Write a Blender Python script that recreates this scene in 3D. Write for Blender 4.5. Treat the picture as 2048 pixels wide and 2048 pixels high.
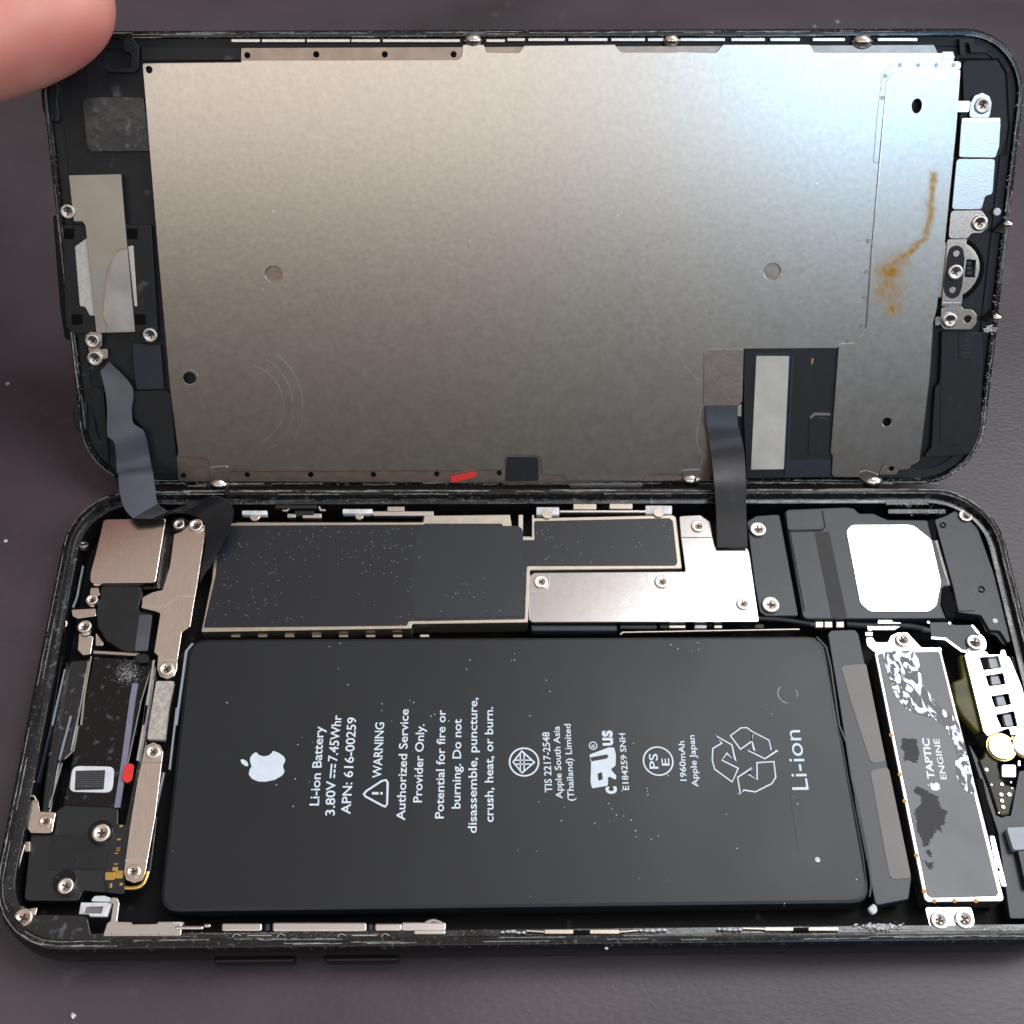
import bpy, bmesh, math, random
from mathutils import Vector, Matrix
random.seed(7)
S = bpy.context.scene
C = S.collection
for o in list(bpy.data.objects): bpy.data.objects.remove(o)

# ------------------------------------------------------------------ measured camera and frames (mm)
F = 2520.56                                   # focal length for a 2048 px wide picture
MR = Matrix(((0.9997314256, -0.0141072106, 0.0183864946), (-0.0023790890, -0.8516615460, -0.5240867782), (0.0230524730, 0.5239022788, -0.8514663738)))
MT = Vector((-64.0606926, 52.8868859, 151.9774671))
DR = Matrix(((0.9999901169, -0.0025849932, -0.0036171717), (-0.0013397448, -0.9509846121, 0.3092353030), (-0.0042392458, -0.3092274007, -0.9509786767)))
DT = Vector((-64.8531630, -3.9308784, 191.8288824))
BASE = 7.1                                    # the opened phone is 7.1 mm thick and lies on the table
FR = {'B': (MR, MT), 'D': (DR, DT)}
camC = -(MR.transposed() @ MT)
# body frame -> world, screen frame -> world (metres)
MB = Matrix.Translation((0, 0, BASE * .001))
_M = MR.transposed() @ DR
_o = MR.transposed() @ (DT - MT)
MD = Matrix.Translation((_o.x * .001, _o.y * .001, (_o.z + BASE) * .001)) @ _M.to_4x4()

def un(fr, p, z=0.):
    R, t = FR[fr]
    d = R.transposed() @ Vector(((p[0] - 1024) / F, (p[1] - 1024) / F, 1.))
    o = -(R.transposed() @ t)
    return o + d * ((z - o.z) / d.z)

cd = bpy.data.cameras.new('camera')
cam = bpy.data.objects.new('camera', cd); C.objects.link(cam); S.camera = cam
cd.sensor_width = 36; cd.lens = F / 2048 * 36; cd.clip_start = .01; cd.clip_end = 50
rot = Matrix((MR[0], -MR[1], -MR[2])).transposed()
cam.matrix_world = Matrix.Translation((camC.x * .001, camC.y * .001, (camC.z + BASE) * .001)) @ rot.to_4x4()
cd.dof.use_dof = True; cd.dof.focus_distance = .168
cd.dof.aperture_fstop = cd.lens * .001 / .0011

S.view_settings.view_transform = 'Standard'; S.view_settings.look = 'None'
S.view_settings.exposure = .28; S.view_settings.gamma = 1
S.cycles.max_bounces = 8; S.cycles.sample_clamp_indirect = 6
S.cycles.use_denoising = True

# room light: pale ceiling above, darker room towards the horizon
W = bpy.data.worlds.new('World'); S.world = W; W.use_nodes = True
wn, wl = W.node_tree.nodes, W.node_tree.links
tc = wn.new('ShaderNodeTexCoord'); sx = wn.new('ShaderNodeSeparateXYZ'); rp = wn.new('ShaderNodeValToRGB')
wl.new(tc.outputs['Generated'], sx.inputs[0]); wl.new(sx.outputs['Z'], rp.inputs[0])
rp.color_ramp.elements[0].position = .34; rp.color_ramp.elements[0].color = (.02, .017, .016, 1)
rp.color_ramp.elements[1].position = .92; rp.color_ramp.elements[1].color = (.46, .40, .365, 1)
e = rp.color_ramp.elements.new(.50); e.color = (.10, .09, .08, 1)
e = rp.color_ramp.elements.new(.66); e.color = (.30, .275, .25, 1)
wl.new(rp.outputs[0], wn['Background'].inputs[0]); wn['Background'].inputs[1].default_value = 1.0

def area(name, az, el, dist, w, h, power, col, spread=180):
    a, b = math.radians(az), math.radians(el)
    d = Vector((math.sin(a) * math.cos(b), math.cos(a) * math.cos(b), math.sin(b)))
    L = bpy.data.lights.new(name, 'AREA'); L.shape = 'RECTANGLE'; L.size = w; L.size_y = h
    L.energy = power; L.color = col; L.spread = math.radians(spread)
    o = bpy.data.objects.new(name, L); C.objects.link(o)
    o.location = Vector((.07, .035, 0)) + d * dist
    o.rotation_euler = d.to_track_quat('Z', 'Y').to_euler()
    return o
area('window_light', 52, 62, 1.2, .56, .46, 5.2, (.95, .97, 1.))
area('side_fill', 98, 33, 1.5, 1.2, .8, 6.5, (.97, .96, 1.))  # unseen fill light added low at the side to brighten table and finger
area('plate_fill', 184, 48, 1.6, 2.2, .42, 3.2, (1., .94, .87))  # unseen warm panel added behind the camera to brighten the screen's back plate
area('cool_window', 154, 46.5, 1.6, .34, .13, 2.2, (.15, .55, 1.))

# ------------------------------------------------------------------ materials
def mat(name, col, metal=0., rough=.5, var=.0, vs=600., stretch=(1, 1, 1), bump=0., bs=2500., speck=0., sc=(.75, .78, .8),
        ss=1500., scuff=0., scs=350., scc=(.42, .42, .4), spec=.5, coat=0., rvar=0., rot=0.):
    m = bpy.data.materials.new(name); m.use_nodes = True
    n, l = m.node_tree.nodes, m.node_tree.links
    b = n['Principled BSDF']
    b.inputs['Metallic'].default_value = metal; b.inputs['Roughness'].default_value = rough
    b.inputs['Specular IOR Level'].default_value = spec
    b.inputs['Coat Weight'].default_value = coat; b.inputs['Coat Roughness'].default_value = .12
    tc = n.new('ShaderNodeTexCoord'); mp = n.new('ShaderNodeMapping'); mp.inputs['Scale'].default_value = stretch
    mp.inputs['Rotation'].default_value = (0, 0, rot)
    l.new(tc.outputs['Object'], mp.inputs['Vector'])
    def noise(scale, detail=3, vec=mp.outputs[0]):
        t = n.new('ShaderNodeTexNoise'); t.inputs['Scale'].default_value = scale; t.inputs['Detail'].default_value = detail
        l.new(vec, t.inputs['Vector']); return t.outputs['Fac']
    def mr(src, a, b_, c, d):
        k = n.new('ShaderNodeMapRange'); l.new(src, k.inputs[0])
        for i, v in enumerate((a, b_, c, d)): k.inputs[i + 1].default_value = v
        return k.outputs[0]
    def mix(fac, A, Bc):
        k = n.new('ShaderNodeMix'); k.data_type = 'RGBA'; l.new(fac, k.inputs[0])
        if isinstance(A, tuple): k.inputs[6].default_value = A
        else: l.new(A, k.inputs[6])
        k.inputs[7].default_value = Bc
        return k.outputs[2]
    c4 = (*col, 1)
    cur = None
    if var:
        f = mr(noise(vs, 5), .3, .7, 0, 1)
        cur = mix(f, tuple(x * (1 - var) for x in col) + (1,), tuple(min(1, x * (1 + var)) for x in col) + (1,))
    if scuff:
        f0 = noise(scs, 8, tc.outputs['Object'])
        cur = mix(mr(f0, .66 - scuff * .2, .76 - scuff * .1, 0, 1), cur or c4, (*scc, 1))
    if speck:
        v = n.new('ShaderNodeTexVoronoi'); v.inputs['Scale'].default_value = ss; l.new(tc.outputs['Object'], v.inputs['Vector'])
        r = n.new('ShaderNodeSeparateColor'); l.new(v.outputs['Color'], r.inputs[0])
        big = noise(90, 2, tc.outputs['Object'])
        k = n.new('ShaderNodeMath'); k.operation = 'MULTIPLY'; l.new(r.outputs[0], k.inputs[0]); l.new(mr(big, .3, .7, .75, 1.1), k.inputs[1])
        a = n.new('ShaderNodeMath'); a.operation = 'GREATER_THAN'; l.new(k.outputs[0], a.inputs[0]); a.inputs[1].default_value = 1 - speck
        d = n.new('ShaderNodeMath'); d.operation = 'LESS_THAN'; l.new(v.outputs['Distance'], d.inputs[0]); d.inputs[1].default_value = .16
        p = n.new('ShaderNodeMath'); p.operation = 'MULTIPLY'; l.new(a.outputs[0], p.inputs[0]); l.new(d.outputs[0], p.inputs[1])
        cur = mix(p.outputs[0], cur or c4, (*sc, 1))
    if cur: l.new(cur, b.inputs['Base Color'])
    else: b.inputs['Base Color'].default_value = c4
    if rvar:
        l.new(mr(noise(vs * .4, 4), .3, .7, max(.03, rough - rvar), rough + rvar), b.inputs['Roughness'])
    if bump:
        bp = n.new('ShaderNodeBump'); bp.inputs['Strength'].default_value = bump; bp.inputs['Distance'].default_value = .0001
        l.new(noise(bs, 4), bp.inputs['Height']); l.new(bp.outputs[0], b.inputs['Normal'])
    m['n'] = 0
    return m
M = {}
M['table'] = mat('table_laminate', (.066, .052, .062), 0, .38, var=.35, vs=22, stretch=(1, 1.6, 1), bump=.5, bs=1100, scuff=.06, scs=160, scc=(.10, .085, .098), speck=.008, ss=420, sc=(.35, .34, .35), rvar=.08)
M['shell'] = mat('worn_black_aluminium', (.005, .0055, .006), .0, .26, var=.3, bump=.15, bs=1500, scuff=.42, scs=1700, scc=(.11, .11, .10), rvar=.10, spec=.5)
M['side'] = mat('black_anodised_side', (.003, .003, .0035), 0, .28, spec=.3)
M['label'] = mat('glossy_grey_label', (.034, .039, .052), 0, .31, var=.30, vs=170, spec=.6, rvar=.03)
M['film'] = mat('clear_edged_film', (.019, .024, .033), 0, .30, var=.08, vs=90, speck=.05, ss=3000, spec=.6)
M['rim'] = mat('dull_silver_rim', (.62, .61, .60), 1, .34, var=.25, vs=900, scuff=.3, scs=500, scc=(.45, .32, .18))
M['inner'] = mat('black_inner_wall', (.007, .008, .010), 0, .24, scuff=.38, scs=900, scc=(.11, .12, .14), bump=.3, bs=900, rvar=.12, spec=.7)
M['floor'] = mat('dull_black_cavity', (.005, .005, .006), 0, .6, spec=.2, scuff=.1, scs=500, scc=(.05, .055, .06))
M['black'] = mat('matte_black_plastic', (.008, .009, .0105), 0, .5, var=.25, bump=.12, bs=3000, scuff=.05, scs=300, scc=(.09, .1, .11))
M['gloss'] = mat('glossy_black', (.003, .003, .0035), 0, .14, bump=.5, bs=260, scuff=.30, scs=900, scc=(.07, .085, .11), coat=0, spec=.4, rvar=.08)
M['slate'] = mat('satin_slate_plastic', (.018, .024, .034), 0, .40, var=.12, bump=.05, bs=2500, spec=.6, scuff=.03, scs=120, scc=(.1, .1, .12))
M['battery'] = mat('battery_wrap', (.0095, .0125, .016), 0, .40, var=.12, vs=60, bump=.35, bs=90, speck=.035, ss=2100, spec=.48, rvar=.05)
M['foilblack'] = mat('graphite_sticker', (.008, .0115, .017), 0, .36, var=.10, vs=90, bump=.04, bs=2500, speck=.16, ss=3600, spec=.6)
M['dark'] = mat('deep_black', (.003, .003, .003), 0, .7, spec=.12)
M['lcd'] = mat('mottled_steel_plate', (.60, .555, .50), 1, .26, var=.05, vs=1500, bump=.05, bs=1500, rvar=.012, speck=.012, ss=900, stretch=(1, .75, 1))
M['lcd2'] = mat('brown_tinted_steel', (.40, .32, .27), 1, .34, var=.12, vs=500, bump=.15, bs=1500)
M['steel'] = mat('brushed_steel', (.74, .70, .67), 1, .30, var=.05, vs=900, bump=.12, bs=1500, stretch=(1, 6, 1))
M['satin'] = mat('satin_shield_steel', (.66, .64, .63), 1, .20, var=.04, vs=1500, bump=.03, bs=3500)
M['rose'] = mat('pinkish_steel', (.76, .67, .605), 1, .22, var=.06, vs=500, bump=.12, bs=1500, stretch=(5, 1, 1), rot=.7)
M['mirror'] = mat('polished_steel', (.80, .79, .78), 1, .19, var=.12, vs=500, bump=.10, bs=700, rvar=.05)
M['screw'] = mat('screw_steel', (.78, .72, .66), 1, .24, bump=.25, bs=2500, rvar=.08, vs=900)
M['tan'] = mat('tan_nickel', (.56, .50, .42), 1, .42, var=.08, vs=900, bump=.1)
M['foam'] = mat('speckled_tan_foam', (.46, .43, .38), 0, .7, var=.3, vs=1800, bump=.3)
M['tape'] = mat('yellowed_foil_tape', (.50, .455, .38), .55, .42, var=.10, vs=160, bump=.1, bs=600, rvar=.1, scuff=.75, scs=70, scc=(.42, .42, .41))
M['tape2'] = mat('grey_stained_tape', (.52, .49, .46), .5, .40, var=.2, vs=200, rvar=.1)
M['tape3'] = mat('brown_tape_stain', (.42, .34, .22), .4, .45, var=.3, vs=300)
M['pale'] = mat('pale_mesh', (.68, .64, .58), .2, .55, var=.15, vs=2500, bump=.4, bs=4000)
M['paper'] = mat('worn_label_paper', (.60, .58, .53), .15, .5, var=.12, vs=260, bump=.1, bs=1500, scuff=.05, scs=180, scc=(.35, .33, .27))
M['print'] = mat('white_print', (.74, .84, .93), 0, .5, var=.05)
M['bright'] = mat('bright_print', (.88, .92, .97), 0, .4)
M['white'] = mat('white_paint', (.74, .76, .79), 0, .45, var=.12, vs=500, scuff=.1, scs=300, scc=(.4, .42, .45))
M['red'] = mat('red_indicator', (.80, .035, .03), 0, .55, var=.08, vs=900, bump=.1)
M['corr'] = mat('white_corrosion', (.70, .71, .73), .1, .5, var=.3, vs=900, bump=1., bs=1200)
M['flake'] = mat('dried_adhesive', (.22, .22, .21), 0, .6, var=.6, vs=900)
M['flake2'] = mat('pale_dried_adhesive', (.38, .39, .38), 0, .6, var=.6, vs=900)
M['gold'] = mat('gold_contact', (.80, .52, .16), 1, .25, var=.1)
M['flex'] = mat('black_flex_cable', (.012, .014, .017), 0, .34, var=.2, vs=300, bump=.7, bs=170, scuff=.04, scs=200, scc=(.08, .1, .11), spec=.6)
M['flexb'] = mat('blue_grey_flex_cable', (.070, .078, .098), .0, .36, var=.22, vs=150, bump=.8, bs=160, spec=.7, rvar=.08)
M['lav'] = mat('lavender_plastic', (.22, .21, .30), 0, .35, var=.1)
M['grey'] = mat('grey_label', (.20, .18, .175), 0, .45, var=.06, vs=200)
M['olive'] = mat('olive_resin', (.085, .08, .016), 0, .30, var=.6, vs=300, bump=1., bs=420, spec=.22, speck=.06, ss=1400, sc=(.7, .7, .4))
M['pcb'] = mat('dark_circuit_board', (.022, .020, .008), 0, .3, var=.7, vs=500, bump=1., bs=600, spec=.25, speck=.05, ss=1500)
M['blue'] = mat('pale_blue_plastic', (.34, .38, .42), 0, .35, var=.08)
def marbled():
    m = bpy.data.materials.new('dried_liquid_glints'); m.use_nodes = True; n, l = m.node_tree.nodes, m.node_tree.links; b = n['Principled BSDF']
    tc = n.new('ShaderNodeTexCoord'); ns = n.new('ShaderNodeTexNoise'); ns.inputs['Scale'].default_value = 430; ns.inputs['Detail'].default_value = 2; ns.inputs['Distortion'].default_value = 2.2
    mp = n.new('ShaderNodeMapping'); mp.inputs['Rotation'].default_value = (0, 0, .8); mp.inputs['Scale'].default_value = (1.4, .75, 1)
    l.new(tc.outputs['Object'], mp.inputs[0]); l.new(mp.outputs[0], ns.inputs['Vector'])
    r = n.new('ShaderNodeValToRGB'); e = r.color_ramp.elements; e[0].position = .47; e[0].color = (0, 0, 0, 1); e[1].position = .56; e[1].color = (1, 1, 1, 1)
    l.new(ns.outputs['Fac'], r.inputs[0]); l.new(r.outputs[0], b.inputs['Metallic'])
    k = n.new('ShaderNodeMix'); k.data_type = 'RGBA'; l.new(r.outputs[0], k.inputs[0]); k.inputs[6].default_value = (.03, .027, .03, 1); k.inputs[7].default_value = (.40, .44, .54, 1)  # pale metallic veins stand in for the lamp's reflection in the liquid
    l.new(k.outputs[2], b.inputs['Base Color']); b.inputs['Roughness'].default_value = .32
    bp = n.new('ShaderNodeBump'); bp.inputs['Strength'].default_value = .5; bp.inputs['Distance'].default_value = .0001; l.new(ns.outputs['Fac'], bp.inputs['Height']); l.new(bp.outputs[0], b.inputs['Normal'])
    return m
M['wet'] = marbled()
M['cross'] = mat('screw_recess', (.10, .065, .05), .6, .5)
M['emboss'] = mat('embossed_black', (.030, .033, .036), 0, .45)

# stained steel: rust coloured runs follow the dried liquid on the plate
def stained(base, name):
    m = base.copy(); m.name = name
    n, l = m.node_tree.nodes, m.node_tree.links
    b = n['Principled BSDF']
    src = b.inputs['Base Color'].links[0].from_socket
    at = n.new('ShaderNodeAttribute'); at.attribute_name = 'stain'
    tc = n.new('ShaderNodeTexCoord'); ns = n.new('ShaderNodeTexNoise'); ns.inputs['Scale'].default_value = 700; ns.inputs['Detail'].default_value = 5
    l.new(tc.outputs['Object'], ns.inputs['Vector'])
    mu = n.new('ShaderNodeMath'); mu.operation = 'MULTIPLY_ADD'; l.new(ns.outputs['Fac'], mu.inputs[0]); mu.inputs[1].default_value = .5; mu.inputs[2].default_value = .95
    m2 = n.new('ShaderNodeMath'); m2.operation = 'MULTIPLY'; m2.use_clamp = True; l.new(at.outputs['Fac'], m2.inputs[0]); l.new(mu.outputs[0], m2.inputs[1])
    k = n.new('ShaderNodeMix'); k.data_type = 'RGBA'; l.new(m2.outputs[0], k.inputs[0]); l.new(src, k.inputs[6]); k.inputs[7].default_value = (.46, .225, .012, 1)
    l.new(k.outputs[2], b.inputs['Base Color'])
    s = n.new('ShaderNodeMath'); s.operation = 'MULTIPLY'; l.new(m2.outputs[0], s.inputs[0]); s.inputs[1].default_value = -.8
    a = n.new('ShaderNodeMath'); a.operation = 'ADD'; l.new(s.outputs[0], a.inputs[0]); a.inputs[1].default_value = 1.
    l.new(a.outputs[0], b.inputs['Metallic'])
    return m
M['lcdstain'] = stained(M['lcd'], 'rust_stained_steel_plate')

# ------------------------------------------------------------------ picture crops I measured in: origin x, y, scale
CR = dict(F=(0, 0, .943359), K0=(0, 0, 2.76), K1=(0, 500, 2.76), K2=(600, 0, 2.76), K3=(1348, 0, 2.76), K4=(1348, 500, 2.76), K5=(600, 600, 2.76),
          L0=(0, 950, 3.864), L1=(0, 1400, 3.864), L2=(1548, 950, 3.864), L3=(1548, 1400, 3.864), L4=(1000, 950, 3.22), L5=(400, 1350, 2.9723),
          L6=(1000, 1350, 2.76), M1=(400, 940, 4.6), N2=(1050, 920, 4.83), N3=(1748, 1200, 6.44), N4=(1748, 1480, 6.44), N5=(0, 1700, 4.6),
          N6=(1700, 1740, 5.5517), N7=(1828, 150, 3.5127), N8=(80, 640, 5.3667), P=(0, 0, 1))
def X(k, *pts):
    ox, oy, s = CR[k]
    return [(ox + x / s, oy + y / s) for x, y in pts]

POS = {}                                        # object -> its origin in its frame (mm)
def link(name, me, parent, pos, m, label=None, kind=None):
    o = bpy.data.objects.new(name, me); C.objects.link(o)
    if m is not None:
        me.materials.clear()
        for q in (m if isinstance(m, (list, tuple)) else [m]): me.materials.append(M[q] if isinstance(q, str) else q)
    POS[o.name] = Vector(pos)
    if parent:
        o.parent = parent; o.location = (Vector(pos) - POS[parent.name]) * .001
    else: o.location = Vector(pos) * .001
    if label: o['label'] = label
    if kind: o['kind'] = kind
    return o
def finish(name, me, parent, m, label=None, kind=None, ang=35):
    """mesh in frame mm -> object with its origin at the middle of the piece"""
    xs = [v.co for v in me.vertices]
    c = Vector([(min(v[i] for v in xs) + max(v[i] for v in xs)) / 2 for i in range(3)])
    me.transform(Matrix.Scale(.001, 4) @ Matrix.Translation(-c))
    me.shade_smooth(); me.set_sharp_from_angle(angle=math.radians(ang))
    return link(name, me, parent, c, m, label, kind)
def root(name, fr, pos, label, cat):
    o = bpy.data.objects.new(name, None); C.objects.link(o); o.empty_display_size = .01
    POS[o.name] = Vector(pos)
    o.matrix_world = (MB if fr == 'B' else MD) @ Matrix.Translation(Vector(pos) * .001)
    o['label'] = label; o['category'] = cat
    return o

def fillet(p, r, n=4):
    out = []; N = len(p)
    for i in range(N):
        a, b, c = Vector(p[i - 1]), Vector(p[i]), Vector(p[(i + 1) % N])
        u, v = a - b, c - b
        lu, lv = u.length, v.length
        if lu < 1e-6 or lv < 1e-6: continue
        u.normalize(); v.normalize()
        th = math.acos(max(-1, min(1, u.dot(v))))
        if r <= 0 or th > 2.95: out.append(b); continue
        d = min(r / math.tan(th / 2), lu * .45, lv * .45)
        p0, p1 = b + u * d, b + v * d
        for k in range(n + 1):
            t = k / n; out.append(p0 * (1 - t) ** 2 + b * 2 * t * (1 - t) + p1 * t * t)
    return out
def circ(c, r, n=24, ry=None):
    return [Vector((c[0] + r * math.cos(2 * math.pi * i / n), c[1] + (ry or r) * math.sin(2 * math.pi * i / n))) for i in range(n)]
def curve_mesh(loops, z0, z1, bev):
    cu = bpy.data.curves.new('c', 'CURVE'); cu.dimensions = '2D'; cu.fill_mode = 'BOTH'
    for lp in loops:
        s = cu.splines.new('POLY'); s.points.add(len(lp) - 1); s.use_cyclic_u = True
        for q, v in zip(s.points, lp): q.co = (v[0], v[1], 0, 1)
    h = (z1 - z0) / 2; bev = min(bev, h * .8)
    cu.extrude = h - bev; cu.bevel_depth = bev; cu.offset = -bev; cu.bevel_resolution = 1
    co = bpy.data.objects.new('c', cu)
    me = bpy.data.meshes.new_from_object(co)
    bpy.data.objects.remove(co); bpy.data.curves.remove(cu)
    me.transform(Matrix.Translation((0, 0, (z0 + z1) / 2)))
    return me
def mm(fr, pts, z): return [Vector(un(fr, p, z)[:2]) for p in pts]
def plate(name, fr, parent, pts, z1, th, m, r=.3, bev=.06, holes=(), label=None, kind=None):
    """prism whose top outline is pts (picture measurements laid on the plane z1 of the frame), th thick"""
    lp = [fillet(mm(fr, pts, z1), r)]
    for h in holes:
        if h[0] == 'c':
            c = un(fr, h[1], z1); lp.append(circ(c, h[2], 20, h[3] if len(h) > 3 else None))
        else: lp.append(fillet(mm(fr, h[1], z1), h[2]))
    return finish(name, curve_mesh(lp, z1 - th, z1, bev), parent, m, label, kind)
def pmm(name, parent, pts, z1, th, m, r=.3, bev=.06, holes=(), label=None, kind=None):
    return finish(name, curve_mesh([fillet([Vector(p) for p in pts], r)] + [list(h) for h in holes], z1 - th, z1, bev), parent, m, label, kind)
def join(ms):
    bm = bmesh.new()
    for me in ms: bm.from_mesh(me); bpy.data.meshes.remove(me)
    me = bpy.data.meshes.new('m'); bm.to_mesh(me); bm.free(); return me
def disc(name, fr, parent, p, rad, z1, th, m, label=None, bev=.05, hole=0, ry=None):
    c = un(fr, p, z1)
    lp = [circ(c, rad, 28, ry)] + ([circ(c, hole, 20)] if hole else [])
    return finish(name, curve_mesh(lp, z1 - th, z1, bev), parent, m, label)
def stroke(name, fr, parent, lines, w, z1, th, m, label=None, kind=None, closed=False, crop='P', local=False):
    """narrow raised line along points"""
    vs, fs = [], []
    for ln in lines:
        q = [Vector(p) for p in ln] if local else mm(fr, X(crop, *ln), z1)
        if closed: q = q + [q[0], q[1]]
        L, Rr = [], []
        for i in range(len(q)):
            a = q[max(0, i - 1)]; b = q[min(len(q) - 1, i + 1)]
            if closed and i == 0: a = q[-3]
            d = (b - a).normalized(); nn = Vector((-d.y, d.x))
            k = 1.
            if 0 < i < len(q) - 1:
                d1 = (q[i] - q[i - 1]).normalized(); k = 1 / max(.5, abs(Vector((-d1.y, d1.x)).dot(nn)))
            L.append(q[i] + nn * w / 2 * k); Rr.append(q[i] - nn * w / 2 * k)
        if closed: L = L[:-1]; Rr = Rr[:-1]; L[0] = L[-1]; Rr[0] = Rr[-1]
        b0 = len(vs)
        for a, b in zip(L, Rr): vs += [(a.x, a.y, z1), (b.x, b.y, z1), (b.x, b.y, z1 - th), (a.x, a.y, z1 - th)]
        for i in range(len(L) - 1):
            s = b0 + 4 * i
            for j in range(4): fs.append((s + j, s + (j + 1) % 4, s + 4 + (j + 1) % 4, s + 4 + j))
        fs += [(b0 + 3, b0 + 2, b0 + 1, b0), tuple(len(vs) - 4 + j for j in range(4))]
    me = bpy.data.meshes.new('m'); me.from_pydata(vs, [], [f[::-1] for f in fs])
    bm = bmesh.new(); bm.from_mesh(me); bmesh.ops.recalc_face_normals(bm, faces=bm.faces); bm.to_mesh(me); bm.free()
    return finish(name, me, parent, m, label, kind)
def tube(name, parent, pts, rad, m, label=None, fr=None):
    cu = bpy.data.curves.new('c', 'CURVE'); cu.dimensions = '3D'; cu.bevel_depth = rad; cu.bevel_resolution = 3; cu.use_fill_caps = True
    s = cu.splines.new('NURBS'); s.points.add(len(pts) - 1); s.use_endpoint_u = True; s.order_u = 3
    for q, v in zip(s.points, pts): q.co = (*v, 1)
    co = bpy.data.objects.new('c', cu); me = bpy.data.meshes.new_from_object(co); bpy.data.objects.remove(co)
    return finish(name, me, parent, m, label, ang=60)
_screws = {}
def screw_mesh(mk):
    if mk in _screws: return _screws[mk]
    prof = [(0, .10), (.30, .12), (.50, .20), (.66, .25), (.80, .27), (.93, .22), (1, .06), (1, -.7)]
    n = 24; vs = [(0, 0, prof[0][1])]; fs = []; mi = []
    for r, z in prof[1:]:
        vs += [(r * math.cos(2 * math.pi * i / n), r * math.sin(2 * math.pi * i / n), z) for i in range(n)]
    for i in range(n): fs.append((0, 1 + i, 1 + (i + 1) % n))
    for k in range(len(prof) - 2):
        for i in range(n):
            a = 1 + k * n + i; b = 1 + k * n + (i + 1) % n; fs.append((a, a + n, b + n, b))
    mi = [0] * len(fs)
    for k in range(4):                         # four-armed driver recess
        a = math.pi / 2 * k + .3; c, s = math.cos(a), math.sin(a); b0 = len(vs)
        for x, y, z in ((0, -.1, .15), (.40, -.09, .24), (.40, .09, .24), (0, .1, .15)): vs.append((x * c - y * s, x * s + y * c, z))
        fs.append((b0, b0 + 1, b0 + 2, b0 + 3)); mi.append(1)
    me = bpy.data.meshes.new('screw'); me.from_pydata(vs, [], fs); me.update()
    me.materials.append(M[mk]); me.materials.append(M['cross'])
    for p, q in zip(me.polygons, mi): p.material_index = q
    me.shade_smooth(); me.set_sharp_from_angle(angle=math.radians(40))
    _screws[mk] = me; return me
def screw(fr, parent, k, p, rpx, z, mk='screw', label=None, tilt=0):
    q = X(k, p)[0]; ox, oy, s = CR[k]
    c = un(fr, q, z); e = un(fr, (q[0] + rpx / s, q[1]), z); r = (e - c).length
    o = bpy.data.objects.new('screw', screw_mesh(mk)); C.objects.link(o)
    POS[o.name] = c; o.parent = parent; o.location = (c - POS[parent.name]) * .001
    o.scale = (r * .001,) * 3; o.rotation_euler = (tilt, 0, random.uniform(0, 3))
    if label: o['label'] = label
    return o
def ribbon(name, parent, L, R_, th, m, label=None, sub=6):
    """flat cable from left and right edge points in the parent's frame"""
    def cr(P, t):
        i = min(int(t), len(P) - 2); f = t - i
        g = lambda k: Vector(P[max(0, min(len(P) - 1, k))])
        a, b, c, d = g(i - 1), g(i), g(i + 1), g(i + 2)
        return .5 * ((2 * b) + (c - a) * f + (2 * a - 5 * b + 4 * c - d) * f * f + (3 * b - a - 3 * c + d) * f ** 3)
    n = (len(L) - 1) * sub; vs = []; fs = []; W_ = 4
    rows = []
    for i in range(n + 1):
        t = i / sub; rows.append([cr(L, t).lerp(cr(R_, t), j / W_) for j in range(W_ + 1)])
    nrm = []
    for i in range(n + 1):
        a = rows[min(n, i + 1)][2] - rows[max(0, i - 1)][2]; b = rows[i][-1] - rows[i][0]
        v = b.cross(a); nrm.append(v.normalized() if v.length > 1e-9 else Vector((0, 0, 1)))
    for s in (0, 1):
        for i in range(n + 1):
            for p in rows[i]: vs.append(p - nrm[i] * th * s)
    w = W_ + 1; o2 = (n + 1) * w
    for i in range(n):
        for j in range(W_):
            a = i * w + j; fs.append((a, a + 1, a + w + 1, a + w)); fs.append((o2 + a, o2 + a + w, o2 + a + w + 1, o2 + a + 1))
        for j in (0, W_):
            a = i * w + j; fs.append((a, a + w, o2 + a + w, o2 + a) if j == 0 else (a + w, a, o2 + a, o2 + a + w))
    for i in (0, n):
        for j in range(W_):
            a = i * w + j; fs.append((a, a + 1, o2 + a + 1, o2 + a))
    me = bpy.data.meshes.new('m'); me.from_pydata(vs, [], fs)
    bm = bmesh.new(); bm.from_mesh(me); bmesh.ops.recalc_face_normals(bm, faces=bm.faces); bm.to_mesh(me); bm.free()
    return finish(name, me, parent, m, label, ang=60)
def rrect(x0, y0, x1, y1, r, n=10):
    out = []
    for cx, cy, a0 in ((x1 - r, y1 - r, 0), (x0 + r, y1 - r, 90), (x0 + r, y0 + r, 180), (x1 - r, y0 + r, 270)):
        for k in range(n + 1):
            a = math.radians(a0 + 90 * k / n); out.append((cx + r * math.cos(a), cy + r * math.sin(a)))
    return out
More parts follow.
